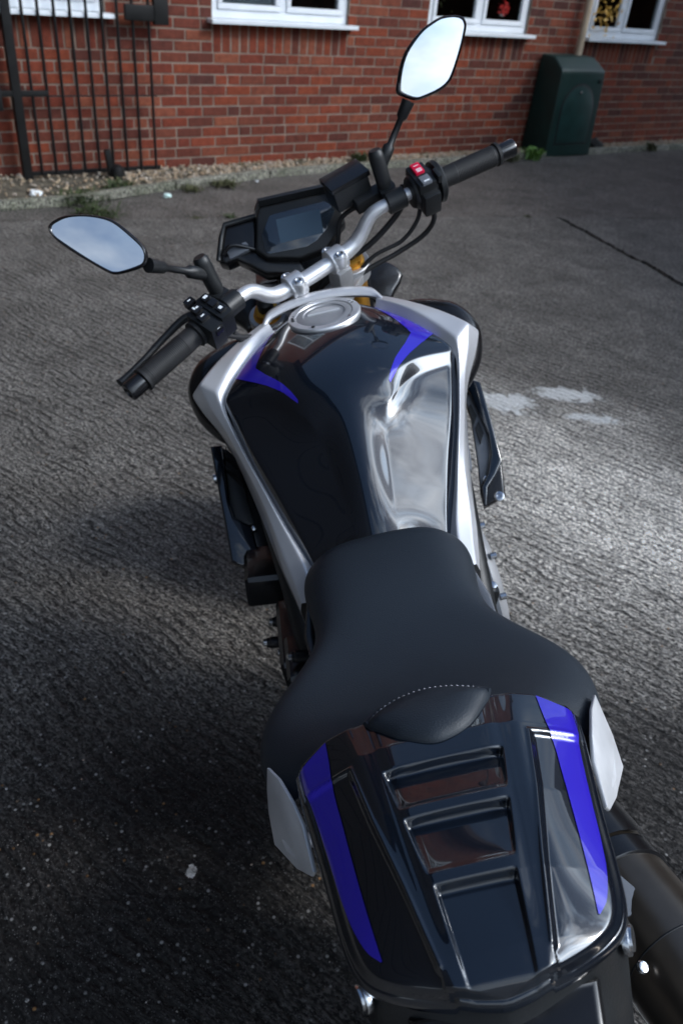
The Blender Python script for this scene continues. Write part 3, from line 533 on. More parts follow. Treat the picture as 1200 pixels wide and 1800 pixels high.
# things standing on the window boards
def leafmass(name, c, n, rad, size, mats, seed, flat=1.0, ring=None):
    r = np.random.RandomState(seed); V = []; F = []; c = np.array(c)
    for i in range(n):
        if ring: a = r.uniform(0, 6.283); d = np.array([math.cos(a)*ring, 0, math.sin(a)*ring]); d = Tn*d[0]+np.array([0, 0, d[2]])+r.normal(0, rad, 3)
        else: d = r.normal(0, 1, 3); d = d/np.linalg.norm(d)*rad*r.rand()**.4; d[2] *= flat
        u = r.normal(0, 1, 3); u /= np.linalg.norm(u); v = np.cross(u, r.normal(0, 1, 3)); v /= np.linalg.norm(v); s = size*r.uniform(.6, 1.3)
        p = c+d; k = len(V); V += [p-u*s, p+v*s*.4, p+u*s, p-v*s*.4]; F.append((k, k+1, k+2, k+3))
    return mk(name, V, F, mats, None, False)
gl = mat('wreath_green', (0.42, 0.50, 0.20), 0.7, var=(30, 0.4)); yl = mat('yellow_ornament', (0.65, 0.38, 0.06), 0.5, var=(30, 0.3)); rdm = mat('red_ornament', (0.62, 0.04, 0.03), 0.4); whm = mat('white_ornament', (0.7, 0.68, 0.66), 0.6, var=(20, 0.2))
o = leafmass('wreath', WP(5.10, -0.10, 1.30), 420, 0.02, 0.022, [gl], 1, ring=0.12); tag(o, 'green and cream wreath hanging inside the window left of the downpipe', 'wreath')
o = lathe('flower_pot', [(0, .03), (.01, .05), (.09, .065), (.10, .07), (.11, .065)], WP(5.75, -0.115, 1.10), (0, 0, 1), whm); tag(o, 'small white pot on the inner sill beside the wreath', 'pot')
o = leafmass('red_flowers', WP(5.75, -0.10, 1.26), 260, 0.085, 0.024, [rdm], 2); tag(o, 'bright red flowers in a pot behind the window left of the downpipe', 'flowers')
o = leafmass('yellow_bow', WP(7.19, -0.10, 1.27), 300, 0.10, 0.03, [yl], 3, ring=0.06); tag(o, 'golden yellow bow hanging inside the rightmost window', 'decoration')
o = lathe('lantern', [(0, .05), (.01, .06), (.02, .045), (.16, .045), (.18, .06), (.20, .01)], WP(7.82, -0.115, 1.10), (0, 0, 1), whm); tag(o, 'white lantern on the inner sill of the rightmost window', 'lantern')
o = lathe('red_candle', [(0, .028), (.06, .028), (.065, .02)], WP(7.66, -0.10, 1.12), (0, 0, 1), rdm); tag(o, 'small red candle beside the white lantern in the rightmost window', 'candle')
# downpipe
pc = mat('cream_pipe', (0.50, 0.39, 0.27), 0.5, var=(6, 0.15))
p = tube('downpipe', [WP(6.80, 0.075, 0.55), WP(6.80, 0.075, 1.4), WP(6.80, 0.075, TOP)], 0.034, pc, None, 18); tag(p, 'beige rainwater downpipe running down the brick wall behind the green cabinet', 'downpipe')
# green cabinet
gp = mat('green_grp', (0.003, 0.025, 0.021), 0.5, 0, 0.0, 0.5, bump=(250, 0.2, 0.001), var=(6, 0.2)); gd = mat('green_door', (0.008, 0.036, 0.032), 0.42, var=(9, 0.25))
cab = tag(empty('grit_cabinet', WP(6.615, 0.0, 0.0), (0, 0, WA)), 'dark green plastic service cabinet with arched door standing against the wall under the downpipe', 'cabinet')
bm = bmesh.new(); hw0, hw1 = 0.345, 0.325
prof = [(-0.02, 0.0), (-0.385, 0.0), (-0.365, 0.77), (-0.355, 0.80), (-0.20, 0.90), (-0.02, 0.905)]      # y, z
for sx in (-1, 1):
    pass
vv = []
for sx in (-1, 1):
    vv.append([bm.verts.new((sx*(hw0+(hw1-hw0)*z/0.9-(0.03 if z > 0.85 else 0)), y, z)) for y, z in prof])
n_ = len(prof)
for i in range(n_): bm.faces.new((vv[0][i], vv[0][(i+1) % n_], vv[1][(i+1) % n_], vv[1][i]))
bm.faces.new(vv[0]); bm.faces.new(vv[1][::-1])
bmesh.ops.bevel(bm, geom=bm.edges[:], offset=0.022, segments=3, profile=0.5, affect='EDGES', clamp_overlap=True)
bmobj('body', bm, gp, cab)
def cabp(x, z, off=0.0): return (x, -0.385+0.02*z/0.77-off, z)
arch = [(-0.235, 0.13), (0.235, 0.13)]+[(0.235*math.cos(a)*1.0, 0.42+0.24*math.sin(a)) for a in np.linspace(0.0, math.pi, 15)]
slab('door', [cabp(x, z, 0.006) for x, z in arch], (0, -1, 0.03), 0.02, gd, cab, 0.004)
ar2 = [(x*1.09, (z-0.35)*1.07+0.35) for x, z in arch]
slab('door_surround', [cabp(x, z, 0.001) for x, z in ar2], (0, -1, 0.03), 0.012, M['plastic'], cab, 0.001)
lathe('lock', [(0, .016), (.008, .016), (.01, .012)], cabp(0, 0.60, 0.005), (0, -1, 0), M['steel'], cab, 16)
box('hinge', cabp(0.27, 0.70, 0.003), (0.05, 0.01, 0.03), M['plastic'], cab, bevel=0.003)
# folded-back iron gate
iron = mat('black_iron', (0.006, 0.006, 0.006), 0.5, 0.2, 0, 0.4, bump=(150, 0.3, 0.001), var=(12, 0.3))
gate = tag(empty('iron_gate', WP(0, 0.10, 0.0), (0, 0, WA)), 'black iron bar gate folded back against the brick wall at the left', 'gate')
for s in (1.213, 1.318, 1.426, 1.535, 1.647, 1.756, 1.867, 1.980, 2.101):
    tube('bar', [(s, 0, 0.035), (s, 0, 1.0), (s, 0, 1.95)], 0.0105, iron, gate, 10)
box('post', (1.105, 0.0, 0.98), (0.06, 0.06, 1.96), iron, gate, bevel=0.004)
for z in (0.545, 1.75): box('rail', (1.64, 0.004, z), (1.0, 0.012, 0.010 if z < 1 else 0.04), iron, gate, bevel=0.002)
box('rail', (1.64, 0.004, 0.04), (1.0, 0.012, 0.03), iron, gate, bevel=0.002)
box('latch', (1.14, -0.012, 0.565), (0.36, 0.03, 0.038), iron, gate, bevel=0.006); box('lock_box', (2.03, -0.01, 1.075), (0.22, 0.04, 0.10), iron, gate, bevel=0.012); box('lock_keep', (2.19, -0.01, 1.09), (0.11, 0.05, 0.17), iron, gate, bevel=0.008)
box('latch', (0.98, -0.012, 0.53), (0.04, 0.04, 0.14), iron, gate, bevel=0.006)
# small dark things by the wall
st = tag(empty('gate_stop', WP(1.70, 0.22, 0.0), (0, 0, WA)), 'black iron gate stop leaning at the foot of the bars', 'gate stop')
box('stem', (-0.02, 0, 0.11), (0.045, 0.04, 0.20), iron, st, ax=(1, 0, 0.12), bevel=0.01); lathe('foot', [(0, .06), (.03, .065), (.08, .055), (.10, .03), (.105, .01)], (0.03, 0, 0.0), (0, 0, 1), iron, st, 20)
o = rock_cloud('dark_rock', [WP(7.28, 0.20, 0.05)], [0.10], mat('dark_rock', (0.012, 0.011, 0.010), 0.8, bump=(30, 0.8, 0.01)), 12); tag(o, 'dark lump of rock on the gravel right of the green cabinet', 'rock')
# left-hand neighbouring building and the yard's rear wall (seen only mirrored in the paint)
nb = mat('dark_boarding', (0.011, 0.009, 0.008), 0.9)
nbr = tag(empty('timber_building', (-3.0, 0, 0)), 'dark boarded outbuilding along the left side of the yard, mirrored in the paint', 'building')
box('wall', (-1.5, 1.2, 2.2), (2.9, 7.2, 4.4), nb, nbr, bevel=0)
for k in range(22): box('board', (-0.035, 1.2, 0.10+0.2*k), (0.03, 7.22, 0.19), nb, nbr, bevel=0)
mk('roof', [(0.25, -2.6, 4.4), (0.25, 5.0, 4.4), (-1.5, 5.0, 5.9), (-1.5, -2.6, 5.9), (-3.2, -2.6, 4.4), (-3.2, 5.0, 4.4)], [(0, 1, 2, 3), (3, 2, 5, 4), (0, 3, 4), (1, 5, 2), (0, 4, 5, 1)], rm, nbr, False)
rbm = mat('buff_render', (0.20, 0.105, 0.06), 0.85, bump=(40, 0.6, 0.01), var=(4, 0.3))
bd2 = tag(empty('brick_annexe', (7.2, 0, 0)), 'orange rendered annexe with dark tiled roof across the yard to the right', 'building')
box('wall', (1.5, 0, 2.25), (3.0, 18, 4.5), rbm, bd2, bevel=0)
for y in (-6, -3, 0, 3): 
    wn_ = box('window', (-0.005, y, 1.6), (0.03, 1.2, 1.1), upvc, bd2, bevel=0.004); box('pane', (-0.024, y, 1.6), (0.012, 1.06, 0.96), M['gplastic'], wn_, bevel=0)
mk('roof', [(-0.3, -9.2, 4.45), (-0.3, 9.2, 4.45), (2.4, 9.2, 6.4), (2.4, -9.2, 6.4), (4.0, -9.2, 4.45), (4.0, 9.2, 4.45)], [(3, 2, 1, 0), (2, 3, 4, 5), (0, 4, 3), (1, 2, 5), (0, 1, 5, 4)], rm, bd2, False)
fen = tag(empty('railing_fence', (5.6, 0, 0)), 'black vertical bar railing fence on the right of the yard, mirrored in the tank', 'fence')
for k in range(60): tube('bar', [(0, -6+0.16*k, 0), (0, -6+0.16*k, 1.5)], 0.012, iron, fen, 6)
for z in (0.15, 1.3): box('rail', (0, -1.2, z), (0.02, 9.8, 0.04), iron, fen, bevel=0)
# weeds
wg = [mat('weed_green', (0.035, 0.055, 0.016), 0.55, var=(20, 0.4)), mat('weed_olive', (0.06, 0.065, 0.025), 0.6, var=(20, 0.4)), mat('leaf_bright', (0.09, 0.19, 0.03), 0.5, var=(15, 0.35))]
def weed(name, c, n, h, spread, wid, m, label, cat, seed, group=None):
    r = np.random.RandomState(seed); V = []; F = []; c = np.array(c, float)
    for i in range(n):
        a = r.uniform(0, 6.283); d = np.array([math.cos(a), math.sin(a), 0]); q = c+np.array([r.normal(0, spread*.35), r.normal(0, spread*.35), 0]); hh = h*r.uniform(.4, 1.0); sp = spread*r.uniform(.3, 1.0); w = wid*r.uniform(.6, 1.2)
        sd_ = np.array([-d[1], d[0], 0]); k = len(V)
        for t_, ww in ((0, .3), (.35, 1), (.7, .8), (1, .05)):
            p = q+d*sp*t_**1.5+np.array([0, 0, hh*math.sin(min(1, t_*1.1)*1.75)]); V += [p-sd_*w*ww, p+sd_*w*ww]
        for j in range(3): F.append((k+2*j, k+2*j+1, k+2*j+3, k+2*j+2))
    o = mk(name, V, F, m, None, True); tag(o, label, cat, group); return o
weed('weed', WP(6.02, 0.44, 0), 55, 0.12, 0.11, 0.014, wg[2], 'bright green broad leaved weed growing at the left foot of the green cabinet', 'weed', 1)
weed('weed', WP(5.72, 0.43, 0), 60, 0.09, 0.10, 0.010, wg[1], 'dull low weed on the kerb beside the right handlebar end', 'weed', 2)
weed('weed', WP(4.02, 0.20, 0.0), 110, 0.10, 0.10, 0.010, wg[0], 'leafy green weed at the foot of the wall under the second window', 'weed', 3)
weed('grass_tuft', WP(1.25, 0.80, 0), 110, 0.075, 0.20, 0.007, wg[0], 'dark weed clump in the gravel beside the gate post', 'weed', 4)
weed('grass_tuft', WP(1.62, 0.55, 0), 90, 0.07, 0.14, 0.006, wg[0], 'dark green tuft in the gravel behind the gate stop', 'weed', 5)
weed('grass_tuft', WP(2.42, 0.62, 0), 90, 0.04, 0.16, 0.007, wg[1], 'low mossy tuft against the kerb right of the gate', 'weed', 6)
weed('grass_tuft', WP(2.12, 0.70, 0), 70, 0.035, 0.10, 0.006, wg[1], 'small tuft against the kerb beside the pale litter', 'weed', 7)
weed('grass_tuft', WP(3.75, 0.47, 0), 90, 0.03, 0.18, 0.006, wg[1], 'low brown green moss line against the kerb left of the raised mirror', 'weed', 8)
weed('grass_tuft', WP(1.22, 1.15, 0), 90, 0.06, 0.18, 0.007, wg[0], 'ragged grass tuft outside the kerb at the far left', 'weed', 9)
weed('grass_tuft', (-0.39, 5.19, -0.01), 60, 0.03, 0.05, 0.005, wg[0], 'small green tuft growing in the slab joint above the dashboard', 'weed', 10)
weed('grass_tuft', (-0.62, 5.13, -0.01), 40, 0.018, 0.06, 0.004, wg[1], 'thin mossy growth in the slab joint left of the small tuft', 'weed', 11)
weed('grass_tuft', WP(8.05, 0.36, 0), 60, 0.09, 0.10, 0.010, wg[1], 'brown weed in the kerb gap at the far right', 'weed', 12)
weed('grass_tuft', (1.86, 5.60, -0.01), 30, 0.025, 0.04, 0.005, wg[1], 'dry brown tuft where the slab joints meet', 'weed', 13)
for i, s in enumerate((2.9, 3.5, 4.4, 4.9, 5.4)): weed('moss_tuft', WP(s, 0.04, 0), 70, 0.03, 0.12, 0.006, wg[0], ['thin moss at the foot of the wall between gate and second window', 'thin moss at the foot of the wall left of the leafy weed', 'thin moss at the wall foot just right of the leafy weed', 'thin moss at the wall foot behind the raised mirror stem', 'thin moss at the wall foot above the right hand grip'][i], 'moss', 20+i, 'moss tufts along the foot of the wall')
# litter
lm = mat('pale_litter', (0.55, 0.72, 0.68), 0.5, var=(30, 0.3))
def crumple(name, c, s, m, label, seed):
    r = random.Random(seed); bm = bmesh.new(); bmesh.ops.create_icosphere(bm, subdivisions=2, radius=s)
    for v in bm.verts: v.co *= r.uniform(.55, 1.15); v.co.z *= 0.45; v.co += Vector(c)+Vector((0, 0, s*.35))
    o = bmobj(name, bm, m, None, False); tag(o, label, 'litter')
crumple('litter', WP(1.86, 0.83, 0), 0.034, lm, 'crumpled pale turquoise wrapper on the concrete in front of the gate', 1)
crumple('litter', WP(2.74, 0.58, 0), 0.016, M['white'], 'small white scrap by the kerb right of the gate', 2)
crumple('litter', WP(5.2, 0.33, 0.03), 0.03, M['white'], 'white scrap lying on the kerb above the right grip', 3)
crumple('litter', WP(1.02, 0.55, 0.0), 0.05, M['white'], 'white scrap at the far left edge beside the wall', 5)
# split joint line and fallen washer
o = lathe('washer', [(0, .006), (.0015, .0062), (.0016, .004)], Vector((0.42, 0.44, 0.0)), (0, 0, 1), M['steel'], None, 18); tag(o, 'tiny steel washer lying on the concrete right of the tail', 'washer')
# ================================================================== MOTORCYCLE
bike = tag(empty('motorcycle', (0, 0, 0), (0, -LEAN, 0)), 'black naked motorcycle with blue stripes and silver tank surround leaning on its stand', 'motorcycle')
def A(k): return np.array(GEO[k])
rk = R(24); SAX = np.array([0, -math.sin(rk), math.cos(rk)]); SO = np.array([0, 1.506, 0]); SD = R(26.467)
def S(P):
    v = np.asarray(P, float)-SO; c, s = math.cos(SD), math.sin(SD)
    if v.ndim == 1: return SO+v*c+np.cross(SAX, v)*s+SAX*(SAX @ v)*(1-c)
    return SO+v*c+np.cross(SAX, v)*s+np.outer(v @ SAX, SAX)*(1-c)
def Sd(d): return S(SO+np.array(d, float))-SO
def grid_faces(nr, nc, wrap=False):
    return [(i*nc+j, i*nc+(j+1) % nc, (i+1)*nc+(j+1) % nc, (i+1)*nc+j) for i in range(nr-1) for j in range(nc if wrap else nc-1)]
def mirrored(rows):
    """rows of right-hand points, centre first -> full rows left to right"""
    out = []
    for r in rows: out.append([(-x, y, z) for x, y, z in r[:0:-1]]+list(r))
    return out
# ---- fuel tank
TK = [
 [(0, .975, .985), (.045, .972, .984), (.072, .965, .978), (.088, .958, .968), (.092, .955, .955)],
 [(0, .96, 1.000), (.045, .957, .998), (.074, .95, .990), (.094, .94, .978), (.099, .938, .955)],
 [(0, .90, 1.006), (.050, .90, 1.004), (.090, .895, .996), (.124, .888, .980), (.133, .884, .955)],
 [(0, .84, 1.006), (.060, .84, 1.001), (.110, .845, .987), (.160, .848, .963), (.170, .848, .935)],
 [(0, .765, .998), (.070, .755, .986), (.120, .795, .973), (.190, .803, .946), (.195, .803, .92)],
 [(0, .725, .988), (.0715, .708, .964), (.116, .760, .964), (.186, .793, .941), (.193, .795, .915)],
 [(0, .705, .982), (.065, .688, .948), (.109, .737, .941), (.179, .775, .925), (.188, .778, .90)],
 [(0, .675, .962), (.053, .665, .922), (.098, .680, .910), (.160, .700, .892), (.168, .702, .87)],
 [(0, .640, .937), (.044, .640, .900), (.086, .640, .880), (.135, .643, .858), (.150, .645, .83)],
 [(0, .590, .898), (.037, .590, .866), (.072, .588, .845), (.116, .588, .822), (.131, .590, .80)],
 [(0, .545, .856), (.032, .543, .836), (.064, .540, .818), (.102, .540, .796), (.116, .542, .77)],
 [(0, .515, .826), (.030, .513, .810), (.058, .510, .785), (.095, .510, .778), (.106, .510, .75)]]
rows = mirrored(TK); nc = len(rows[0]); V = [p for r in rows for p in r]; F = grid_faces(len(rows), nc)
cre = {}
def crz(i, j, i2, j2, c): a, b = i*nc+j, i2*nc+j2; cre[(min(a, b), max(a, b))] = c
for i in range(len(rows)-1):
    for j in (1, nc-2): crz(i, j, i+1, j, 0.55)
for j in list(range(1, 3))+list(range(nc-3, nc-1)):
    crz(5, j, 5, j+1 if j < nc//2 else j+1, 0.45)
for j in (1, 2, nc-4, nc-3): crz(5, j, 5, j+1, 0.75); crz(6, j, 6, j+1, 0.5)
for i in range(6, 11):
    for j in (3, nc-4): crz(i, j, i+1, j, 0.6)
    for j in (2, nc-3): crz(i, j, i+1, j, 0.25)
TV, TF = subsurf(V, F, 4, cre)
tank = mk('fuel_tank', TV, TF, M['black'], bike)
bvh_t = BVHTree.FromPolygons([Vector(v) for v in TV], TF)
def smoothn(V, F):
    pass
def decal(name, pa, pb, bvh, m, parent, n=90, k=14, off=0.0006, start=1.3, smooth=True):
    """foil between two plan curves of the panel, laid on it"""
    def res(P):
        P = (crs([(x, y, 0) for x, y in P], 8)[:, :2] if smooth else np.array(P, float)); s = np.r_[0, np.cumsum(np.linalg.norm(np.diff(P, axis=0), axis=1))]; t = np.linspace(0, s[-1], n)
        return np.stack([np.interp(t, s, P[:, 0]), np.interp(t, s, P[:, 1])], 1)
    A_, B_ = res(pa), res(pb); V = []
    for p, q in zip(A_, B_):
        for j in range(k):
            r = p+(q-p)*j/(k-1); h, nr, ix, d = bvh.ray_cast(Vector((r[0], r[1], start)), Vector((0, 0, -1)))
            if h is None: h, nr, ix, d = bvh.find_nearest(Vector((r[0], r[1], 0.9)))
            if nr.z < 0: nr = -nr
            V.append(h+nr*off)
    F = grid_faces(n, k); nn = (V[F[n*3][1]]-V[F[n*3][0]]).cross(V[F[n*3][3]]-V[F[n*3][0]])
    if nn.z < 0: F = [f[::-1] for f in F]
    return mk(name, V, F, m, parent)
for sg in (1, -1):
    outer = [(.087, .966), (.104, .948), (.120, .930), (.137, .908), (.152, .884), (.163, .861), (.1705, .838), (.147, .806), (.114, .766), (.0715, .708)]
    inner = [(.078, .950), (.086, .915), (.092, .902), (.108, .872), (.119, .848), (.125, .835), (.129, .823), (.113, .790), (.090, .752), (.0705, .712)]
    for q in (0, 1): pass
    decal('stripe', [(sg*x, y) for x, y in outer], [(sg*x, y) for x, y in inner], bvh_t, M['blue'], bike, smooth=False)
# ---- filler cap
cap = lathe('filler_cap', [(-.01, .060), (.006, .062), (.0085, .0605), (.009, .058), (.009, .049), (.006, .0475)], (0, .900, 1.000), (0, -.02, 1), M['alu'], bike, 64)
lathe('cap_disc', [(0, .0475), (.0078, .047), (.0088, .045), (.0088, .036), (.0072, .035), (.0072, .001)], (0, .900, 1.000), (0, -.02, 1), M['cast'], cap, 64)
ang = [math.pi*(0.12+0.76*i/14) for i in range(15)]
slab('key_flap', [(0.030*math.cos(a), .898+0.030*math.sin(a)-.006, 1.0105) for a in ang], (0, 0, 1), 0.004, M['alu'], cap, 0.001)
for k in range(5):
    a = 2*math.pi*k/5+.5; lathe('bolt', [(0, .003), (.001, .003), (.0012, .002)], (0.0535*math.cos(a), .900+0.0535*math.sin(a), 1.0088), (0, 0, 1), M['plastic'] if k % 2 else M['steel'], cap, 10)
for a0 in (0.3, 2.9):
    arc = [(.0565*math.cos(a), .9+.0565*math.sin(a), 1.0094) for a in np.linspace(a0, a0+.42, 6)]+[(.0515*math.cos(a), .9+.0515*math.sin(a), 1.0094) for a in np.linspace(a0+.42, a0, 6)]
    slab('slot', arc, (0, 0, 1), 0.0012, M['plastic'], cap, 0)
# ---- silver surround: strip running from the nose of the tank down to the seat, both sides
SV = [  # inner, mid, outer, outer-low, under
 [(0.09, 0.962, 0.968), (0.098, 0.972, 0.984), (0.103, 0.985, 0.984), (0.108, 0.996, 0.97), (0.108, 0.995, 0.945)],
 [(0.101, 0.94, 0.968), (0.112, 0.95, 0.986), (0.124, 0.965, 0.984), (0.131, 0.975, 0.968), (0.131, 0.972, 0.94)],
 [(0.136, 0.886, 0.966), (0.147, 0.895, 0.985), (0.163, 0.912, 0.983), (0.172, 0.92, 0.965), (0.168, 0.915, 0.93)],
 [(0.166, 0.85, 0.948), (0.177, 0.858, 0.968), (0.205, 0.874, 0.97), (0.218, 0.884, 0.95), (0.21, 0.88, 0.9)],
 [(0.193, 0.803, 0.935), (0.2, 0.815, 0.952), (0.228, 0.842, 0.96), (0.249, 0.858, 0.935), (0.235, 0.872, 0.88)],
 [(0.192, 0.79, 0.92), (0.199, 0.797, 0.932), (0.221, 0.815, 0.93), (0.236, 0.835, 0.905), (0.225, 0.86, 0.86)],
 [(0.183, 0.765, 0.898), (0.189, 0.768, 0.908), (0.199, 0.776, 0.903), (0.204, 0.795, 0.878), (0.205, 0.82, 0.83)],
 [(0.168, 0.71, 0.875), (0.174, 0.712, 0.884), (0.184, 0.722, 0.874), (0.187, 0.738, 0.85), (0.19, 0.76, 0.8)],
 [(0.146, 0.65, 0.84), (0.153, 0.652, 0.85), (0.162, 0.658, 0.842), (0.166, 0.664, 0.822), (0.172, 0.68, 0.77)],
 [(0.127, 0.597, 0.808), (0.135, 0.598, 0.818), (0.151, 0.606, 0.812), (0.156, 0.610, 0.796), (0.16, 0.61, 0.74)],
 [(0.106, 0.545, 0.786), (0.118, 0.548, 0.798), (0.144, 0.56, 0.788), (0.151, 0.56, 0.772), (0.145, 0.55, 0.72)],
 [(0.097, 0.505, 0.77), (0.109, 0.507, 0.783), (0.134, 0.52, 0.776), (0.141, 0.52, 0.76), (0.135, 0.51, 0.7)],
 [(0.108, 0.47, 0.755), (0.113, 0.472, 0.768), (0.128, 0.48, 0.762), (0.132, 0.48, 0.748), (0.128, 0.47, 0.7)]]
for sg in (1, -1):
    V = [(sg*x, y, z) for r in SV for x, y, z in r]; F = grid_faces(len(SV), 5)
    if sg > 0: F = [f[::-1] for f in F]
    cr2 = {}
    for i in range(len(SV)-1):
        for j, c in ((1, 0.5), (2, 0.55), (3, 0.7)):
            a, b = i*5+j, (i+1)*5+j; cr2[(a, b)] = c
    for j in range(1, 4): a, b = 4*5+j, 4*5+j+1; cr2[(a, b)] = 0.5
    VV, FF = subsurf(V, F, 3, cr2); mk('tank_surround', VV, FF, M['silver'], bike)
    # black intake body under the fin
    tube('air_intake', [(sg*.12, 1.035, .925), (sg*.17, 1.005, .925), (sg*.215, .965, .920), (sg*.234, .935, .898), (sg*.228, .90, .870), (sg*.210, .865, .850), (sg*.19, .835, .835)], [.016, .027, .032, .034, .030, .022, .012], M['gplastic'], bike, 24, 6)
# front strip of the surround across the nose of the tank
fs = crs([(-.112, .972, .976), (-.103, .986, .986), (-.090, .996, .994), (-.05, 1.004, 1.001), (0, 1.006, 1.004), (.05, 1.004, 1.001), (.090, .996, .994), (.103, .986, .986), (.112, .972, .976)], 5)
V = []; 
for p in fs:
    for dy, dz in ((-.017, -.006), (-.016, .001), (-.006, .005), (.006, .003), (.011, -.004), (.012, -.02)): V.append(p+np.array((0, dy, dz)))
mk('nose_trim', V, grid_faces(len(fs), 6), M['silver'], bike)
# black rubber joint and lower shroud under the tank edge
for sg in (1, -1):
    V = []; 
    for r in SV:
        q = np.array(r[0]); u = np.array(r[4]); V += [q+(-.012, -.004, -.012), (q+u)/2+(0, 0, -.03), u+(0, 0, -.01), u+(-.03, 0, -.12)]
    V = [(sg*a, b, c) for a, b, c in V]; mk('shroud', V, grid_faces(len(SV), 4), M['plastic'], bike)
# ---- radiator side fairings
for sd_, nk in (('R', np.array([-.10, -.62, .78])), ('L', np.array([.10, -.62, .78]))):
    w = slab('radiator_shroud', A('wing'+sd_), nk, 0.022, M['gplastic'], bike, 0.006, 3, front=-0.010)
    slab('shroud_band', A('wing'+sd_+'band'), nk, 0.012, M['black'], w, 0.004, 3, smoothn=0)
    pn = A('wing'+sd_+'panel'); slab('shroud_panel', pn, nk, 0.01, M['grey'] if sd_ == 'R' else M['plastic'], w, 0.003, 2)
    if sd_ == 'R':
        for kk in ('wingRvent1', 'wingRvent2'): slab('vent', A(kk), nk, 0.006, M['plastic'], w, 0.0005, 1, front=0.0015)
        g_ = slab('side_grille', A('wingRgrey'), nk, 0.02, M['grey'], w, 0.004, 2)
        c = A('wingRband')[6]*0.35+A('wingR')[4]*0.65; 
        lathe('bolt', [(0, .009), (.003, .009), (.004, .007), (.004, .004), (.002, .003)], A('wingRband')[5]+np.array((.014, -.022, -.010)), nk, M['steel'], w, 20)
        lathe('bolt', [(0, .006), (.004, .006), (.005, .003)], A('wingRpanel')[4]+np.array((-.006, -.004, -.01)), nk, M['steel'], w, 14)
    else:
        for f in (.25, .5): 
            q = pn[1]*(1-f)+pn[4]*f; q2 = pn[0]*(1-f)+pn[7]*f; slab('vent', [q+(0, 0, .02), q2+(0, 0, .02), q2+(0, 0, -.012), q+(0, 0, -.012)], nk, 0.006, M['gplastic'], w, 0.0005, 1, front=0.0015)
        lathe('bolt', [(0, .005), (.004, .005), (.005, .003)], pn[5]+np.array((.008, -.004, -.006)), nk, M['steel'], w, 14)
        lathe('bolt', [(0, .009), (.010, .010), (.012, .006)], A('wingL')[11]+np.array((.006, 0, -.004)), (-1, -.1, 0), M['steel'], w, 14)
box('coolant_box', A('boxL').mean(0)+np.array((0, .02, 0)), (.075, .10, .07), M['gplastic'], bike, ax=(1, 0, -.15), bevel=0.018, seg=3)
# ---- seat
st_y = [.535, .525, .500, .470, .435, .400, .360, .325, .290, .260, .230, .200, .172, .150, .120]
st_w = [.060, .092, .114, .121, .118, .112, .112, .128, .155, .177, .190, .192, .187, .179, .168]
st_c = [.800, .822, .838, .838, .834, .830, .826, .824, .824, .827, .834, .846, .862, .876, .880]
st_e = [.790, .806, .816, .818, .818, .818, .818, .820, .822, .824, .826, .828, .830, .832, .830]
rowsS = []
for y, w, c, e in zip(st_y, st_w, st_c, st_e):
    rowsS.append([(0, y, c), (w*.35, y, c-.0005), (w*.66, y, c*.75+e*.25), (w*.88, y, e), (w*1.0, y, e-.018), (w*.99, y-.002, e-.045), (w*.90, y-.004, e-.085)])
rows = mirrored(rowsS); VV, FF = subsurf([p for r in rows for p in r], grid_faces(len(rows), 13), 3); seat = mk('seat', VV, FF, M['vinyl'], bike)
# nose of the seat rolls over the tank
# ---- seat pad with stitching, against the tail cowl
pt_ = [(-.061, .135), (-.047, .147), (-.027, .157), (0, .162), (.025, .159), (.045, .152), (.061, .143), (.052, .126), (.035, .104), (.016, .093), (-.006, .090), (-.033, .103), (-.050, .120)]
oc = crs([(x, y, 0) for x, y in pt_], 5, True)[:, :2]; cen = oc.mean(0); V = []; lev = [(1.03, -.014), (1.0, -.001), (.97, .0045), (.90, .0085), (.75, .0125), (.5, .0155), (.25, .0165)]
def padz(x, y): return .9045-.16*(y-.11)
for f, h in lev:
    for p in oc: q = cen+(p-cen)*f; V.append((q[0], q[1], padz(*q)+h))
m_ = len(oc); F = [f[::-1] for f in grid_faces(len(lev), m_, True)]; V.append((cen[0], cen[1], padz(*cen)+.0168)); F += [((len(lev)-1)*m_+(k+1) % m_, (len(lev)-1)*m_+k, len(V)-1) for k in range(m_)]
pad = mk('seat_pad', V, F, M['vinyl'], bike)
arc = crs([(x, y, 0) for x, y in pt_[:7]], 12)[:, :2]; arc = cen+(arc-cen)*.93
sl = np.r_[0, np.cumsum(np.linalg.norm(np.diff(arc, axis=0), axis=1))]; d = 0.003
while d < sl[-1]-.005:
    a = np.array([np.interp(d, sl, arc[:, 0]), np.interp(d, sl, arc[:, 1])]); b = np.array([np.interp(d+.0038, sl, arc[:, 0]), np.interp(d+.0038, sl, arc[:, 1])])
    pa = [(*a, padz(*a)+.0062), (*((a+b)/2), padz(*a)+.0082), (*b, padz(*b)+.0062)]; tube('stitch', pa, .0007, M['thread'], pad, 6, caps=False); d += .0054
# rolled piping where the pad meets the seat
pip = crs([(x*1.0, y*1.0, 0) for x, y in pt_[:7]], 8)[:, :2]; pip = cen+(pip-cen)*1.015
tube('piping', [(x, y, padz(x, y)-.001) for x, y in pip], .0045, M['vinyl'], pad, 10)
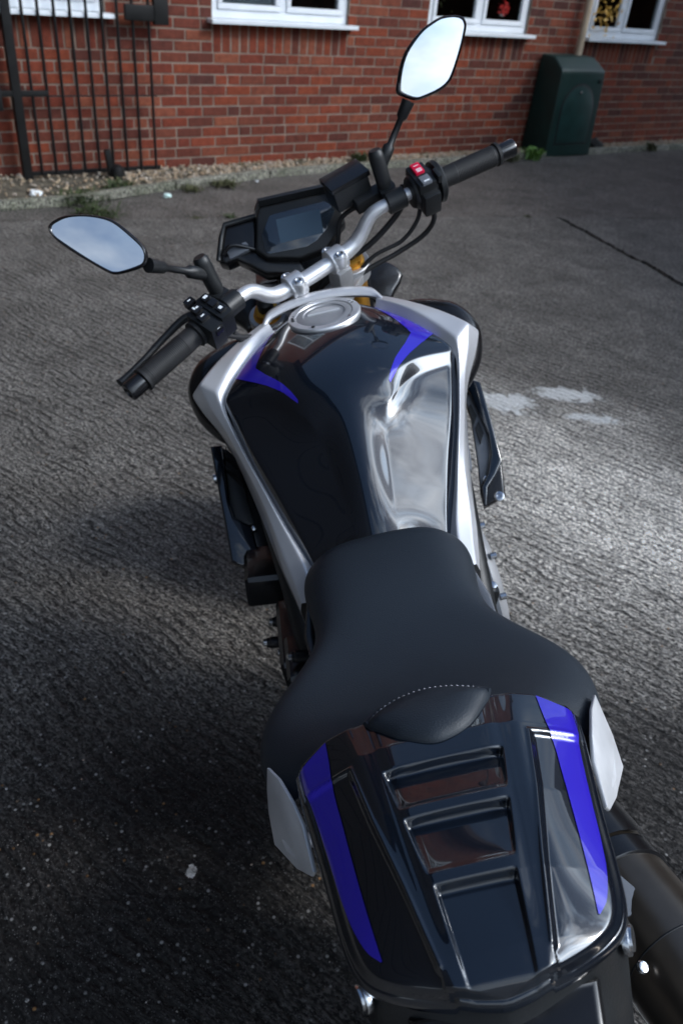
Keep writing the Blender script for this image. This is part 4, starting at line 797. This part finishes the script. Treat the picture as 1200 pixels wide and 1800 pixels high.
# ---- tail cowl
ey = np.array([.127, .100, .024, -.028, -.060, -.080, -.093, -.102, -.110, -.116, -.1195]); ex = np.array([.142, .139, .125, .117, .110, .100, .083, .063, .040, .020, .002])
ez = np.array([.866, .866, .871, .876, .881, .885, .889, .892, .895, .898, .899])
_e = crs(np.stack([ex, ey, ez], 1), 10)
ex, ey, ez = _e[:, 0].copy(), np.minimum.accumulate(_e[:, 1]), _e[:, 2].copy(); ey = ey-np.arange(len(ey))*1e-7
def half(y): return np.interp(-y, -ey, ex)
def edgez(y): return np.interp(-y, -ey, ez)
ry = np.array([.15, .13, .07, -.01, -.075, -.113, -.125]); rx = np.array([.068, .065, .058, .049, .040, .034, .032])
def ridge(y): return np.interp(-y, -ry, rx)
def cz(y): return np.interp(-y, [-.15, -.10, -.03, .04, .09, .12], [.897, .910, .917, .917, .911, .902])
def sst(a, b, x): t = min(1, max(0, (x-a)/(b-a))); return t*t*(3-2*t)
SCO = [(.0745, .0285, .0555, .0475), (.0215, -.0315, .0460, .0365), (-.0385, -.150, .0335, .0230)]     # y front, y rear, half width front, rear
GR = [(.1315, .0925), (.084, .091), (.072, .032), (.056, -.031), (.0415, -.094)]
def seg_d(x, y, a, b):
    ax_, ay_ = a; bx_, by_ = b; vx, vy = bx_-ax_, by_-ay_; t = max(0, min(1, ((x-ax_)*vx+(y-ay_)*vy)/(vx*vx+vy*vy))); return math.hypot(x-ax_-t*vx, y-ay_-t*vy)
def cowl_z(x, y):
    ax_ = abs(x); w = max(half(y), 1e-4); r = ridge(y); zc = cz(y); ze = edgez(y)
    if ax_ < r: z = zc-.0015*(ax_/max(r, 1e-4))**2
    else:
        t = min(1, (ax_-r)/max(w-r, 1e-3)); z = zc-.0015+(ze-zc+.0015)*(t**1.25)
    # soft shoulder
    z -= .006*math.exp(-((ax_-r)/.010)**2)*sst(-.11, -.05, y)*.5
    # rounded rim
    dr = max(0, w-ax_); dy = max(0, y+.1195); de = max(0, .013-math.hypot(max(0, .013-dr*1.0), max(0, .013-dy))) if y < -.09 else dr
    z -= .011*(1-sst(0, .013, de))**2
    # pressed steps
    for (y0, y1, w0, w1) in SCO:
        u = (y0-y)/(y0-y1)
        if -0.15 < u < 1.25:
            hw = w0+(w1-w0)*max(0, min(1, u)); dep = .0125*(1-max(0, min(1, u)))**(.85 if y1 > -.09 else 2.0)
            front = 1-sst(y0-.0045, y0, y); side = 1-sst(hw-.004, hw, ax_)
            rearm = sst(y1-.002, y1+.006, y) if y1 > -.09 else 1.0
            z -= dep*front*side*rearm
    # raised swage line with the outer field let in
    inside = False
    dmin = min(seg_d(ax_, y, GR[i], GR[i+1]) for i in range(len(GR)-1)); gx = np.interp(-y, [-.092, -.032, .031, .094], [.084, .072, .056, .0415])
    if y < .0925 and ax_ > gx: z -= .0042*sst(0, .005, dmin)*sst(0, .014, dr+.004)
    z += .0016*math.exp(-(dmin/.0022)**2)
    return z
NU, NV = 280, 240; V = []; F = []
def yfront(x): return .139+.006*math.exp(-(x/.07)**2)-.013*sst(.10, .142, abs(x))
ts = [1-(1-t)**1.35 for t in np.linspace(0, 1, NV)]
us = np.linspace(-1, 1, NU)
for t in ts:
    for u in us:
        yb = .139+(-.1193-.139)*t; x = u*half(min(yb, .127)); y = yfront(x)+(-.1193-yfront(x))*t; x = u*half(min(y, .127)); V.append((x, y, cowl_z(x, min(y, .14))))
F = [f[::-1] for f in grid_faces(NV, NU)]
# rolled skirt all round
loop = [(NV-1)*0+j for j in range(NU-1, -1, -1)]+[i*NU for i in range(1, NV)]+[(NV-1)*NU+j for j in range(1, NU)]+[i*NU+NU-1 for i in range(NV-2, 0, -1)]
prev = loop; cpt = np.array([0, .02, 0])
for (o_, dz) in ((.0018, -.003), (.0026, -.008), (.0022, -.014), (-.003, -.022), (-.014, -.028)):
    cur = []
    for idx in loop:
        x, y, z = V[idx]; d = np.array([x*1.0, (y-.02)*1.0]); d /= np.linalg.norm(d)+1e-9; cur.append(len(V)); V.append((x+d[0]*o_, y+d[1]*o_, z+dz))
    m_ = len(loop)
    for k in range(m_): F.append((prev[k], cur[k], cur[(k+1) % m_], prev[(k+1) % m_]))
    prev = cur
bm = bmesh.new(); vs = [bm.verts.new(v) for v in V]
for f in F:
    try: bm.faces.new([vs[i] for i in dict.fromkeys(f)])
    except Exception: pass
bmesh.ops.remove_doubles(bm, verts=bm.verts, dist=1e-6); bmesh.ops.recalc_face_normals(bm, faces=bm.faces)
cowl = bmobj('tail_cowl', bm, M['black'], bike, True, 80)
bvh_c = BVHTree.FromPolygons([Vector(v) for v in V], F)
for sg in (1, -1):
    po = [(.137, .1215), (.133, .100), (.128, .085), (.122, .055), (.116, .022), (.110, -.012), (.103, -.042), (.094, -.064), (.084, -.0755)]
    pi = [(.105, .1375), (.1035, .110), (.103, .08), (.099, .045), (.0955, .014), (.091, -.022), (.087, -.05), (.0845, -.066), (.0830, -.0750)]
    decal('stripe', [(sg*x, y) for x, y in po], [(sg*x, y) for x, y in pi], bvh_c, M['blue'], bike, off=.0009)
# ---- tail body under the cowl
def outline(scale, y_shift, z):
    pts = []
    for y, x in list(zip(ey, ex))[::5]: pts.append((x*scale[0], (y)*scale[1]+y_shift, z))
    full = pts+[(-a, b, c) for a, b, c in pts[::-1]]; return full
rg = [outline((.96, .97), .0, .868), outline((.965, .99), -.004, .845), outline((.97, 1.05), -.016, .82), outline((.93, 1.12), -.036, .775), outline((.78, 1.12), -.045, .70)]
V = [p for r in rg for p in r]; m_ = len(rg[0]); F = grid_faces(len(rg), m_, True)+[tuple(range(m_)), tuple((len(rg)-1)*m_+k for k in range(m_))[::-1]]
mk('tail_body', V, F, M['plastic'], bike, True, 35)
bmf = [(-.075, -.10, .852), (.075, -.10, .852), (.055, -.19, .835), (.0, -.215, .83), (-.055, -.19, .835)]
slab('tail_light_housing', bmf, (0, .1, 1), 0.05, M['gplastic'], bike, 0.008, 3)
slab('rear_fender', [(-.05, -.12, .80), (.05, -.12, .80), (.045, -.36, .70), (-.045, -.36, .70)], (0, -.35, 1), 0.02, M['plastic'], bike, 0.006)
for sg in (1, -1):
    lathe('bolt', [(0, .013), (.003, .0135), (.005, .013), (.0055, .010), (.0075, .0095), (.008, .006)], (sg*.104, -.075, .842), (sg, -.35, .25), M['steel'], bike, 24)
    # silver side plates below the seat
    pl = np.array([(.184, .162, .800), (.186, .140, .790), (.183, .106, .784), (.160, .070, .792), (.142, .042, .822), (.138, .040, .832), (.142, .082, .842), (.150, .106, .848), (.163, .140, .842), (.176, .164, .832)])
    nrm = np.array((.85, -.15, .45)); slab('side_plate', [(sg*x, y, z) for x, y, z in pl], (sg*nrm[0], nrm[1], nrm[2]), 0.004, M['plate'], bike, 0.0012, 2)
    V = []
    sub = [(.10, .50, .74), (.11, .35, .72), (.13, .20, .76), (.12, .05, .80), (.09, -.08, .82)]
    tube('subframe_rail', [(sg*a, b, c) for a, b, c in sub], .014, M['plastic'], bike, 12, 5)
    # grey cover between seat and engine
    cv = [(sg*.118, .480, .775), (sg*.128, .420, .760), (sg*.128, .350, .765), (sg*.150, .300, .78), (sg*.150, .26, .74), (sg*.13, .30, .66), (sg*.122, .42, .64), (sg*.12, .50, .68)]
    slab('side_cover', cv, (sg, 0, .25), 0.02, M['grey'] if sg > 0 else M['gplastic'], bike, 0.006)
# ---- engine
box('engine_block', (0, .66, .42), (.30, .42, .34), M['rubber'], bike, bevel=0.02)
box('cylinder_head', (0, .74, .62), (.27, .30, .12), M['plastic'], bike, ax=(1, 0, 0), up=(0, -.2, 1), bevel=0.02)
cc = lathe('clutch_cover', [(-.03, .120), (.0, .120), (.012, .118), (.026, .104), (.030, .085), (.034, .05), (.035, .0)], (.168, .69, .535), (1, 0, .08), M['cast'], bike, 48)
lathe('cover_ring', [(.004, .119), (.006, .127), (.012, .127), (.014, .117)], (.168, .69, .535), (1, 0, .08), M['grey'], cc, 48)
for k in range(10):
    a = 2*math.pi*k/10+.2; lathe('bolt', [(0, .006), (.010, .006), (.011, .003)], (.182, .69+.112*math.cos(a), .535+.112*math.sin(a)), (1, 0, 0), M['steel'], cc, 10)
cc = lathe('generator_cover', [(0, .10), (.03, .10), (.045, .09), (.05, .05), (.05, .0)], (-.14, .60, .47), (-1, 0, 0), M['gplastic'], bike, 40)
for k in range(8):
    a = 2*math.pi*k/8; lathe('bolt', [(0, .005), (.014, .005), (.015, .003)], (-.165, .60+.094*math.cos(a), .47+.094*math.sin(a)), (-1, 0, 0), M['steel'], cc, 10)
for (x, y, z, s_) in ((.150, .74, .68, .028), (.153, .69, .665, .024), (.158, .62, .64, .028), (.160, .56, .62, .024)):
    b_ = box('bracket', (x, y, z), (.022, s_, .03), M['plastic'], bike, ax=(1, 0, -.3), bevel=0.006); lathe('bolt', [(0, .007), (.006, .007), (.007, .004)], (x+.004, y, z+.015), (.3, -.2, 1), M['steel'], b_, 12)
box('crankcase', (-.150, .580, .575), (.085, .16, .10), M['gplastic'], bike, bevel=0.02, seg=3)
box('crankcase', (-.145, .50, .60), (.07, .10, .09), M['gplastic'], bike, bevel=0.018, seg=3)
for P in ((-.196, .629, .600), (-.208, .583, .600), (-.185, .554, .600), (-.150, .636, .602), (-.160, .48, .66)):
    b_ = lathe('stud', [(-.05, .0095), (0, .0095), (.002, .008), (.006, .008)], P, (-1, -.1, .30), M['gplastic'], bike, 16); lathe('nut', [(0, .0062), (.005, .0062), (.007, .003)], np.array(P)+np.array((-.006, -.0006, .002)), (-1, -.1, .30), M['steel'], b_, 12)
tube('coolant_hose', [(-.13, .80, .60), (-.17, .74, .56), (-.17, .64, .48), (-.14, .52, .46)], .016, M['rubber'], bike, 14, 6)
tube('frame_spar', [(-.13, .90, .86), (-.155, .76, .78), (-.140, .60, .70), (-.125, .44, .58)], .026, M['plastic'], bike, 14, 6)
tube('frame_spar', [(.13, .90, .86), (.155, .76, .78), (.140, .60, .70), (.125, .44, .58)], .026, M['plastic'], bike, 14, 6)
box('radiator', (0, .93, .62), (.36, .05, .28), M['rubber'], bike, bevel=0.006)
box('airbox', (0, .72, .74), (.17, .40, .10), M['plastic'], bike, bevel=0.02)
box('battery_tray', (0, .30, .74), (.18, .34, .10), M['plastic'], bike, bevel=0.02)
# ---- wheels, forks, swingarm
def wheel(name, c, ax_, r, w, par):
    ax_ = np.array(ax_, float); ax_ /= np.linalg.norm(ax_); c = np.array(c, float)
    wl = lathe(name, [(-.02, .03), (-.02, .05), (.02, .05), (.02, .03)], c, ax_, M['rim'], par, 32)
    prof = [(w/2*math.sin(a)*1.0, r-w/2+w/2*math.cos(a)) for a in np.linspace(-1.45, 1.45, 15)]
    V = []; n = 64; h = np.array([0, 0, 1.0]); u = np.cross(ax_, h); u /= np.linalg.norm(u); v = np.cross(ax_, u)
    for t_, rr in prof+[(prof[-1][0]*.9, r-w*.62), (-prof[-1][0]*.9, r-w*.62)]:
        for k in range(n): a = 2*math.pi*k/n; V.append(c+ax_*t_+rr*(math.cos(a)*u+math.sin(a)*v))
    F = [((i % 17)*n+k, (i % 17)*n+(k+1) % n, ((i+1) % 17)*n+(k+1) % n, ((i+1) % 17)*n+k) for i in range(17) for k in range(n)]
    mk('tyre', V, F, M['rubber'], wl, True, 50)
    for k in range(5):
        a = 2*math.pi*k/5; d = math.cos(a)*u+math.sin(a)*v; tube('spoke', [c+d*.03, c+d*(r-w*.66)], [.016, .011], M['rim'], wl, 10)
    ri = r-w*.64; lathe('rim', [(-w*.42, ri), (w*.42, ri), (w*.42, ri-.012), (-w*.42, ri-.012)], c, ax_, M['rim'], wl, 64)
    for sg in (1, -1): lathe('brake_disc', [(0, .13), (.004, .13), (.004, .08), (0, .08)], c+ax_*sg*.07, ax_, M['steel'], wl, 48)
    return wl
wheel('rear_wheel', (0, -.0, .305), (1, 0, 0), .315, .18, bike)
wheel('front_wheel', S((0, 1.40, .30)), Sd((1, 0, 0)), .30, .12, bike)
for sg in (1, -1):
    ft = np.array([sg*.098, 1.40-.755*math.sin(rk), .30+.755*math.cos(rk)]); fa = np.array([sg*.098, 1.40, .30])
    up = (ft-fa)/np.linalg.norm(ft-fa)
    lg = tube('fork_leg', [S(fa), S(fa+up*.40)], .022, M['gold'], bike, 20); tube('fork_upper', [S(fa+up*.38), S(ft)], .027, M['gold'], lg, 24)
    lathe('fork_cap', [(-.01, .027), (.0, .0275), (.004, .026), (.006, .0225), (.016, .0225), (.018, .019), (.018, .012)], S(ft-up*.004), Sd(up), M['gold'], lg, 28)
    lathe('fork_adjuster', [(0, .015), (.018, .015), (.022, .012), (.026, .006)], S(ft+up*.012), Sd(up), M['plastic'], lg, 20)
    lathe('clamp_ring', [(-.035, .034), (-.033, .036), (-.003, .036), (-.001, .034), (-.001, .028)], S(ft), Sd(up), M['cast'], lg, 32)
    tube('swingarm', [(sg*.12, .50, .42), (sg*.13, .25, .36), (sg*.12, 0, .30)], [.04, .03, .03], M['cast'], bike, 16, 4)
tc_ = [S((x, y, .965)) for x, y in ((-.13, 1.105), (-.10, 1.135), (.0, 1.10), (.10, 1.135), (.13, 1.105), (.10, 1.065), (.05, 1.03), (-.05, 1.03), (-.10, 1.065))]
slab('top_clamp', tc_, Sd(SAX), .024, M['cast'], bike, .004)
# ---- handlebar
hb = [(-.300, .962, 1.075), (-.259, .973, 1.078), (-.200, .992, 1.080), (-.150, 1.008, 1.079), (-.128, 1.018, 1.071), (-.105, 1.029, 1.048), (-.085, 1.035, 1.036), (-.05, 1.037, 1.031), (0, 1.037, 1.030),
      (.05, 1.037, 1.031), (.085, 1.035, 1.036), (.105, 1.029, 1.048), (.128, 1.018, 1.071), (.150, 1.008, 1.079), (.200, .992, 1.080), (.259, .973, 1.078), (.300, .962, 1.075)]
hbar = tube('handlebar', S(hb), [.011, .011, .0112, .0125, .014, .0143, .0143, .0143, .014, .0125, .0112, .011, .011], M['alu'], bike, 24, 6)
for sg in (1, -1):
    c = np.array((sg*.046, 1.037, 1.031)); ax1 = Sd((1, 0, 0))
    rs_ = box('riser', S(c+np.array((0, .008, -.038))), (.030, .040, .055), M['cast'], bike, ax=ax1, up=Sd(SAX), bevel=.006)
    lathe('clamp', [(-.0155, .0150), (-.0155, .0215), (-.0145, .0225), (.0145, .0225), (.0155, .0215), (.0155, .0150)], S(c), ax1, M['alu'], rs_, 28)
    for dy in (-.021, .024):
        b_ = lathe('clamp_boss', [(-.018, .0105), (.006, .0115), (.008, .0105)], S(c+np.array((0, dy, .006))), Sd(SAX), M['alu'], rs_, 22)
        lathe('clamp_bolt', [(.006, .0068), (.0105, .0066), (.0112, .0052), (.0085, .0050), (.0085, .001)], S(c+np.array((0, dy, .006))), Sd(SAX), M['steel'], rs_, 18)
    gin, gend = np.array((sg*.259, .975, 1.078)), np.array((sg*.376, .951, 1.070)); ga = (gend-gin)/np.linalg.norm(gend-gin)
    prof = [(-.004, .0175), (-.003, .0225), (.003, .0225), (.005, .0175)]
    prof += [(.010, .0178), (.028, .0182)]
    for k in range(26): t0 = .030+k*.0030; prof += [(t0, .0184), (t0+.0018, .0184), (t0+.0020, .0181), (t0+.0028, .0181)]
    prof += [(.113, .0172), (.114, .0202), (.119, .0202), (.120, .017)]
    lathe('grip', prof, S(gin), Sd(ga), M['rubber'], hbar, 28, 60)
    lathe('bar_end_weight', [(0, .013), (.001, .0155), (.026, .0158), (.030, .0145), (.031, .009), (.0285, .0085), (.0285, .002)], S(gin+ga*.1205), Sd(ga), M['gplastic'], hbar, 28)
ga = lambda sg: np.array((sg*.979, -.20, -.067))
# left clutch lever and right brake lever
for sg in (1, -1):
    lv = [(sg*.215, 1.030, 1.075), (sg*.240, 1.040, 1.070), (sg*.280, 1.030, 1.062), (sg*.330, 1.010, 1.055), (sg*.385, .990, 1.052), (sg*.400, .987, 1.052)]
    lv = [(.215, 1.03, 1.080), (.24, 1.035, 1.075), (.28, 1.022, 1.066), (.33, 1.008, 1.060), (.36, 1.0, 1.057)] if sg > 0 else [(-.215, 1.03, 1.082), (-.25, 1.044, 1.084), (-.30, 1.036, 1.077), (-.35, 1.020, 1.070), (-.39, 1.008, 1.066), (-.404, 1.003, 1.065)]
    tube('lever', S(lv), [.007, .0075, .006, .0055, .006, .008], M['plastic'], hbar, 12, 5)
    # switch housing
    hc = np.array((sg*.228, .982, 1.079)); a1 = Sd(ga(sg)); up1 = Sd((0, -.45, .9))
    sw = lathe('switch_housing', [(-.026, .018), (-.025, .027), (-.018, .031), (.016, .031), (.021, .027), (.022, .018)], S(hc), a1, M['plastic'], bike, 24)
    side = np.cross(a1, up1)*(-sg)
    def SW(dx, dy, dz): return S(hc)+a1*dx+side*dy+up1*dz
    if sg < 0:
        box('switch_body', SW(-.012, -.006, .010), (.026, .064, .048), M['plastic'], sw, ax=a1, up=up1, bevel=.006)
        box('switch_body', SW(.014, -.010, .006), (.028, .060, .046), M['plastic'], sw, ax=a1, up=up1, bevel=.006)
        b1 = box('button', SW(.010, .010, .033), (.017, .015, .007), M['gplastic'], sw, ax=a1, up=up1, bevel=.002)
        b2 = box('button', SW(.014, -.008, .031), (.018, .014, .007), M['gplastic'], sw, ax=a1, up=up1, bevel=.002)
        box('button', SW(-.014, .012, .037), (.014, .012, .006), M['gplastic'], sw, ax=a1, up=up1, bevel=.002)
        box('button', SW(-.014, -.004, .036), (.014, .014, .006), M['gplastic'], sw, ax=a1, up=up1, bevel=.002)
        box('button', SW(-.014, -.022, .035), (.014, .014, .006), M['gplastic'], sw, ax=a1, up=up1, bevel=.002)
        box('toggle', SW(.004, .034, .026), (.018, .014, .014), M['gplastic'], sw, ax=a1, up=up1, bevel=.004)
        box('button', SW(.012, -.036, .018), (.016, .012, .012), M['gplastic'], sw, ax=a1, up=up1, bevel=.003)
        for dx, dy, dz, w_, h_ in ((-.014, .012, .0403, .008, .005), (-.014, -.022, .0383, .006, .006), (.008, .010, .0368, .005, .003), (.013, .012, .0368, .003, .006), (.014, -.008, .0348, .007, .0025), (.012, -.038, .0245, .005, .004), (.004, .034, .0333, .006, .002)):
            box('marking', SW(dx, dy, dz), (w_, h_, .0004), M['white'], sw, ax=a1, up=up1, bevel=0)
    else:
        box('switch_body', SW(-.004, -.002, .008), (.034, .058, .050), M['plastic'], sw, ax=a1, up=up1, bevel=.007)
        box('switch_body', SW(-.002, -.030, -.004), (.032, .030, .042), M['plastic'], sw, ax=a1, up=up1, bevel=.007)
        rdb = box('kill_switch', SW(-.006, .010, .0345), (.017, .026, .007), M['red'], sw, ax=a1, up=up1, bevel=.0025)
        for dy in (.004, .001, -.002): box('marking', SW(-.006, dy+.002, .0383), (.010, .0016, .0004), M['white'], sw, ax=a1, up=up1, bevel=0)
        box('marking', SW(-.006, .015, .0383), (.009, .0012, .0004), M['white'], sw, ax=a1, up=up1, bevel=0)
        box('start_switch', SW(-.006, -.020, .033), (.018, .020, .007), M['grey'], sw, ax=a1, up=up1, bevel=.002)
        box('marking', SW(-.006, -.025, .0368), (.010, .003, .0004), M['white'], sw, ax=a1, up=up1, bevel=0)
        lathe('throttle_drum', [(.020, .024), (.022, .036), (.030, .037), (.034, .033), (.035, .018)], S(hc), a1, M['plastic'], sw, 32)
        box('mode_lever', SW(.018, -.018, .030), (.008, .024, .016), M['plastic'], sw, ax=a1, up=up1, bevel=.003)
    # perch, knuckle and mirror
    kt, kb = np.array((sg*.183, 1.024, 1.163)), np.array((sg*.182, 1.027, 1.098))
    mr = lathe('mirror_post', [(-.012, .010), (0, .0115), (.010, .0135), (.055, .0140), (.064, .0130), (.068, .010)], S(kb), Sd(kt-kb), M['plastic'], bike, 24)
    lathe('perch', [(-.02, .0165), (-.018, .019), (.014, .019), (.016, .0165)], S((sg*.180, .998, 1.080)), Sd((sg*.95, -.3, 0)), M['plastic'], mr, 20)
    box('perch_body', S((sg*.180, 1.018, 1.088)), (.030, .040, .022), M['plastic'], mr, ax=Sd((sg*.95, -.3, 0)), up=Sd(SAX), bevel=.005)
    k_ = 'R' if sg > 0 else 'L'; fr = A('mirror'+k_); nn = np.array(GEO['mirror'+k_+'_n'])
    mb = (A('mirrorR')[11]*.5+A('mirrorR')[10]*.5 if sg > 0 else A('mirrorL')[9])+nn*-.010
    p0 = S((sg*.186, 1.026, 1.135)); v = mb-p0
    tube('mirror_stem', [p0, p0+v*.18, p0+v*.30, p0+v*.34, p0+v*.70, p0+v*.74, p0+v*.97], [.0105, .0108, .0105, .0058, .0056, .0095, .0115], M['plastic'], mr, 18)
    md = ringframe('mirror_housing', fr, A('glass'+k_), nn, .016, M['gplastic'], mr) if len(fr) == len(A('glass'+k_)) else None
    gg_ = slab('mirror_glass', A('glass'+k_), nn, .002, M['mirror'], mr, 0, smoothn=6, front=-.0012)
# brake and clutch hoses, wiring
def hose(P, r=.0045, m='rubber', par=None): return tube('cable', P, r, M[m], par or bike, 10, 8)
hose([S((.232, .975, 1.045)), S((.232, .985, 1.015)), S((.215, 1.01, .990)), S((.17, 1.04, .975)), S((.10, 1.07, .965)), S((.03, 1.10, .93))], .0048)
hose([S((.222, .995, 1.050)), S((.212, 1.01, 1.02)), S((.18, 1.03, .995)), S((.12, 1.06, .985)), S((.05, 1.10, .93))], .0040)
hose([S((.196, 1.000, 1.070)), S((.180, 1.03, 1.04)), S((.13, 1.06, 1.01)), S((.07, 1.10, .99)), S((.02, 1.14, .95))], .0055)
hose([S((.150, 1.06, 1.085)), S((.11, 1.09, 1.07)), S((.09, 1.10, 1.03)), S((.07, 1.12, .98))], .0045)
hose([S((-.205, 1.02, 1.070)), S((-.16, 1.05, 1.075)), S((-.10, 1.075, 1.05)), S((-.04, 1.09, 1.01)), S((0, 1.13, .96))], .0048)
hose([S((-.215, .985, 1.045)), S((-.185, .995, 1.02)), S((-.14, 1.02, .99)), S((-.08, 1.06, .96)), S((-.03, 1.10, .93))], .0045)
hose([S((-.20, .99, 1.04)), S((-.17, 1.01, .98)), S((-.12, 1.04, .94)), S((-.08, 1.08, .90))], .006)
# brake fluid reservoir
r_ = box('brake_reservoir', S((.135, 1.075, 1.115)), (.072, .052, .040), M['plastic'], bike, ax=Sd((1, -.18, .02)), up=Sd((0, -.25, 1)), bevel=.007)
box('reservoir_cap', S((.135, 1.071, 1.138)), (.078, .056, .010), M['gplastic'], r_, ax=Sd((1, -.18, .02)), up=Sd((0, -.25, 1)), bevel=.003)
box('brake_cylinder', S((.165, 1.045, 1.090)), (.080, .026, .026), M['plastic'], r_, ax=Sd((1, -.2, .0)), up=Sd(SAX), bevel=.006)
# ---- instrument cluster and nose
dn = np.array((0, -.80, .60))
dsh = slab('instrument_cluster', A('dashbody'), dn, .035, M['plastic'], bike, .005, 3)
slab('screen_glass', A('screen'), dn, .004, M['screen'], dsh, .001, 2, front=.0015); slab('display_panel', A('disp'), dn, .001, M['disp'], dsh, 0, front=.0021)
hood = A('dashbody')[[0, 1, 2, 3]]; V = []
for p in hood: V += [p+dn*.0, p+dn*.012+np.array((0, .004, .004)), p+dn*.010+np.array((0, .012, .008)), p-dn*.03+np.array((0, .012, .006))]
mk('hood', V, grid_faces(4, 4), M['plastic'], dsh, True, 40)
wl_ = slab('headlight_cowl', A('winglet'), dn, .045, M['gplastic'], bike, .007, 3)
lip = A('winglet')[[0, 1, 2, 3]]; tube('cowl_lip', [p+dn*.004 for p in lip], .005, M['plastic'], wl_, 10)
c0 = A('winglet')[[0, 2, 4, 10]].mean(0); box('cowl_bracket', c0+dn*.006+np.array((.008, 0, -.008)), (.042, .018, .016), M['grey'], wl_, ax=(1, 0, .25), up=dn, bevel=.004)
tube('cowl_rib', [A('winglet')[0]+dn*.004+(.012, 0, .010), A('winglet')[4]*.45+A('winglet')[0]*.55+dn*.006+(0, 0, .02), A('winglet')[4]+dn*.004], .004, M['gplastic'], wl_, 10, 5)
slab('headlight_side', A('noseR'), (.1, -.75, .6), .05, M['gplastic'], bike, .010, 3)
slab('headlight_side', [(-x, y, z) for x, y, z in A('noseR')], (-.1, -.75, .6), .05, M['gplastic'], bike, .010, 3)
box('headlight', (0, 1.30, .90), (.24, .14, .14), M['gplastic'], bike, bevel=.03); box('nose_panel', (0, 1.22, .98), (.14, .10, .06), M['plastic'], bike, up=(0, -.7, 1), bevel=.02)
lathe('bolt', [(0, .005), (.004, .005), (.005, .003)], A('noseR')[0]+np.array((.004, 0, -.008)), (.1, -.75, .6), M['steel'], bike, 12)
slab('front_fender', [S(p) for p in ((-.06, 1.22, .60), (.06, 1.22, .60), (.06, 1.45, .64), (.0, 1.58, .60), (-.06, 1.45, .64))], Sd((0, -.1, 1)), .01, M['gplastic'], bike, .003)
# ---- exhaust
ma, mbp = np.array((.150, .190, .555)), np.array((.268, -.30, .640)); mv = (mbp-ma)/np.linalg.norm(mbp-ma)
mf = lathe('silencer', [(-.06, .03), (-.02, .050), (.0, .058), (.04, .061), (.46, .061), (.49, .056), (.50, .040), (.48, .034)], ma, mv, M['exhaust'], bike, 48)
lathe('silencer_band', [(.085, .0615), (.087, .0645), (.112, .0645), (.114, .0615)], ma, mv, M['gplastic'], mf, 48); lathe('silencer_seam', [(.205, .0610), (.2055, .0614), (.2065, .0614), (.207, .0610)], ma, mv, M['plastic'], mf, 48)
hs = []
u_, v_, w_ = frame(mv, (0, 0, 1))
V = []
for t_ in np.linspace(-.03, .085, 8):
    for a in np.linspace(-.4, 2.6, 14): V.append(ma+mv*t_+(.068 if t_ > 0 else .060)*(math.cos(a)*-v_*1.0+math.sin(a)*w_))
mk('heat_shield', V, grid_faces(8, 14), M['gplastic'], mf, True)
br = [ma+mv*.03+w_*.066-v_*-.030, ma+mv*.10+w_*.069-v_*-.050, ma+mv*.105+w_*.069+v_*-.045, ma+mv*.075+w_*.071, ma+mv*.03+w_*.072]
slab('hanger', [np.array((.142, .085, .650)), np.array((.155, .088, .648)), np.array((.178, .055, .640)), np.array((.212, .043, .632)), np.array((.206, .030, .632)), np.array((.150, .028, .640))], (.2, -.2, 1), .006, M['grey'], mf, .002)
for q in ((.163, .118, .652), (.150, -.022, .640)): lathe('bolt', [(0, .006), (.004, .0065), (.006, .005), (.0065, .003)], q, (.4, -.3, .9), M['steel'], mf, 16)
tube('exhaust_pipe', [(.05, .75, .30), (.08, .55, .24), (.10, .38, .30), (.13, .25, .48), tuple(ma)], .026, M['exhaust'], bike, 18, 6)
tube('side_stand', [(-.12, .62, .26), (-.20, .56, .12), (-.235, .53, .070)], [.012, .011, .014], M['plastic'], bike, 12)
for sg in (1, -1): tube('foot_peg', [(sg*.13, .36, .38), (sg*.24, .35, .385)], .012, M['cast'], bike, 12)
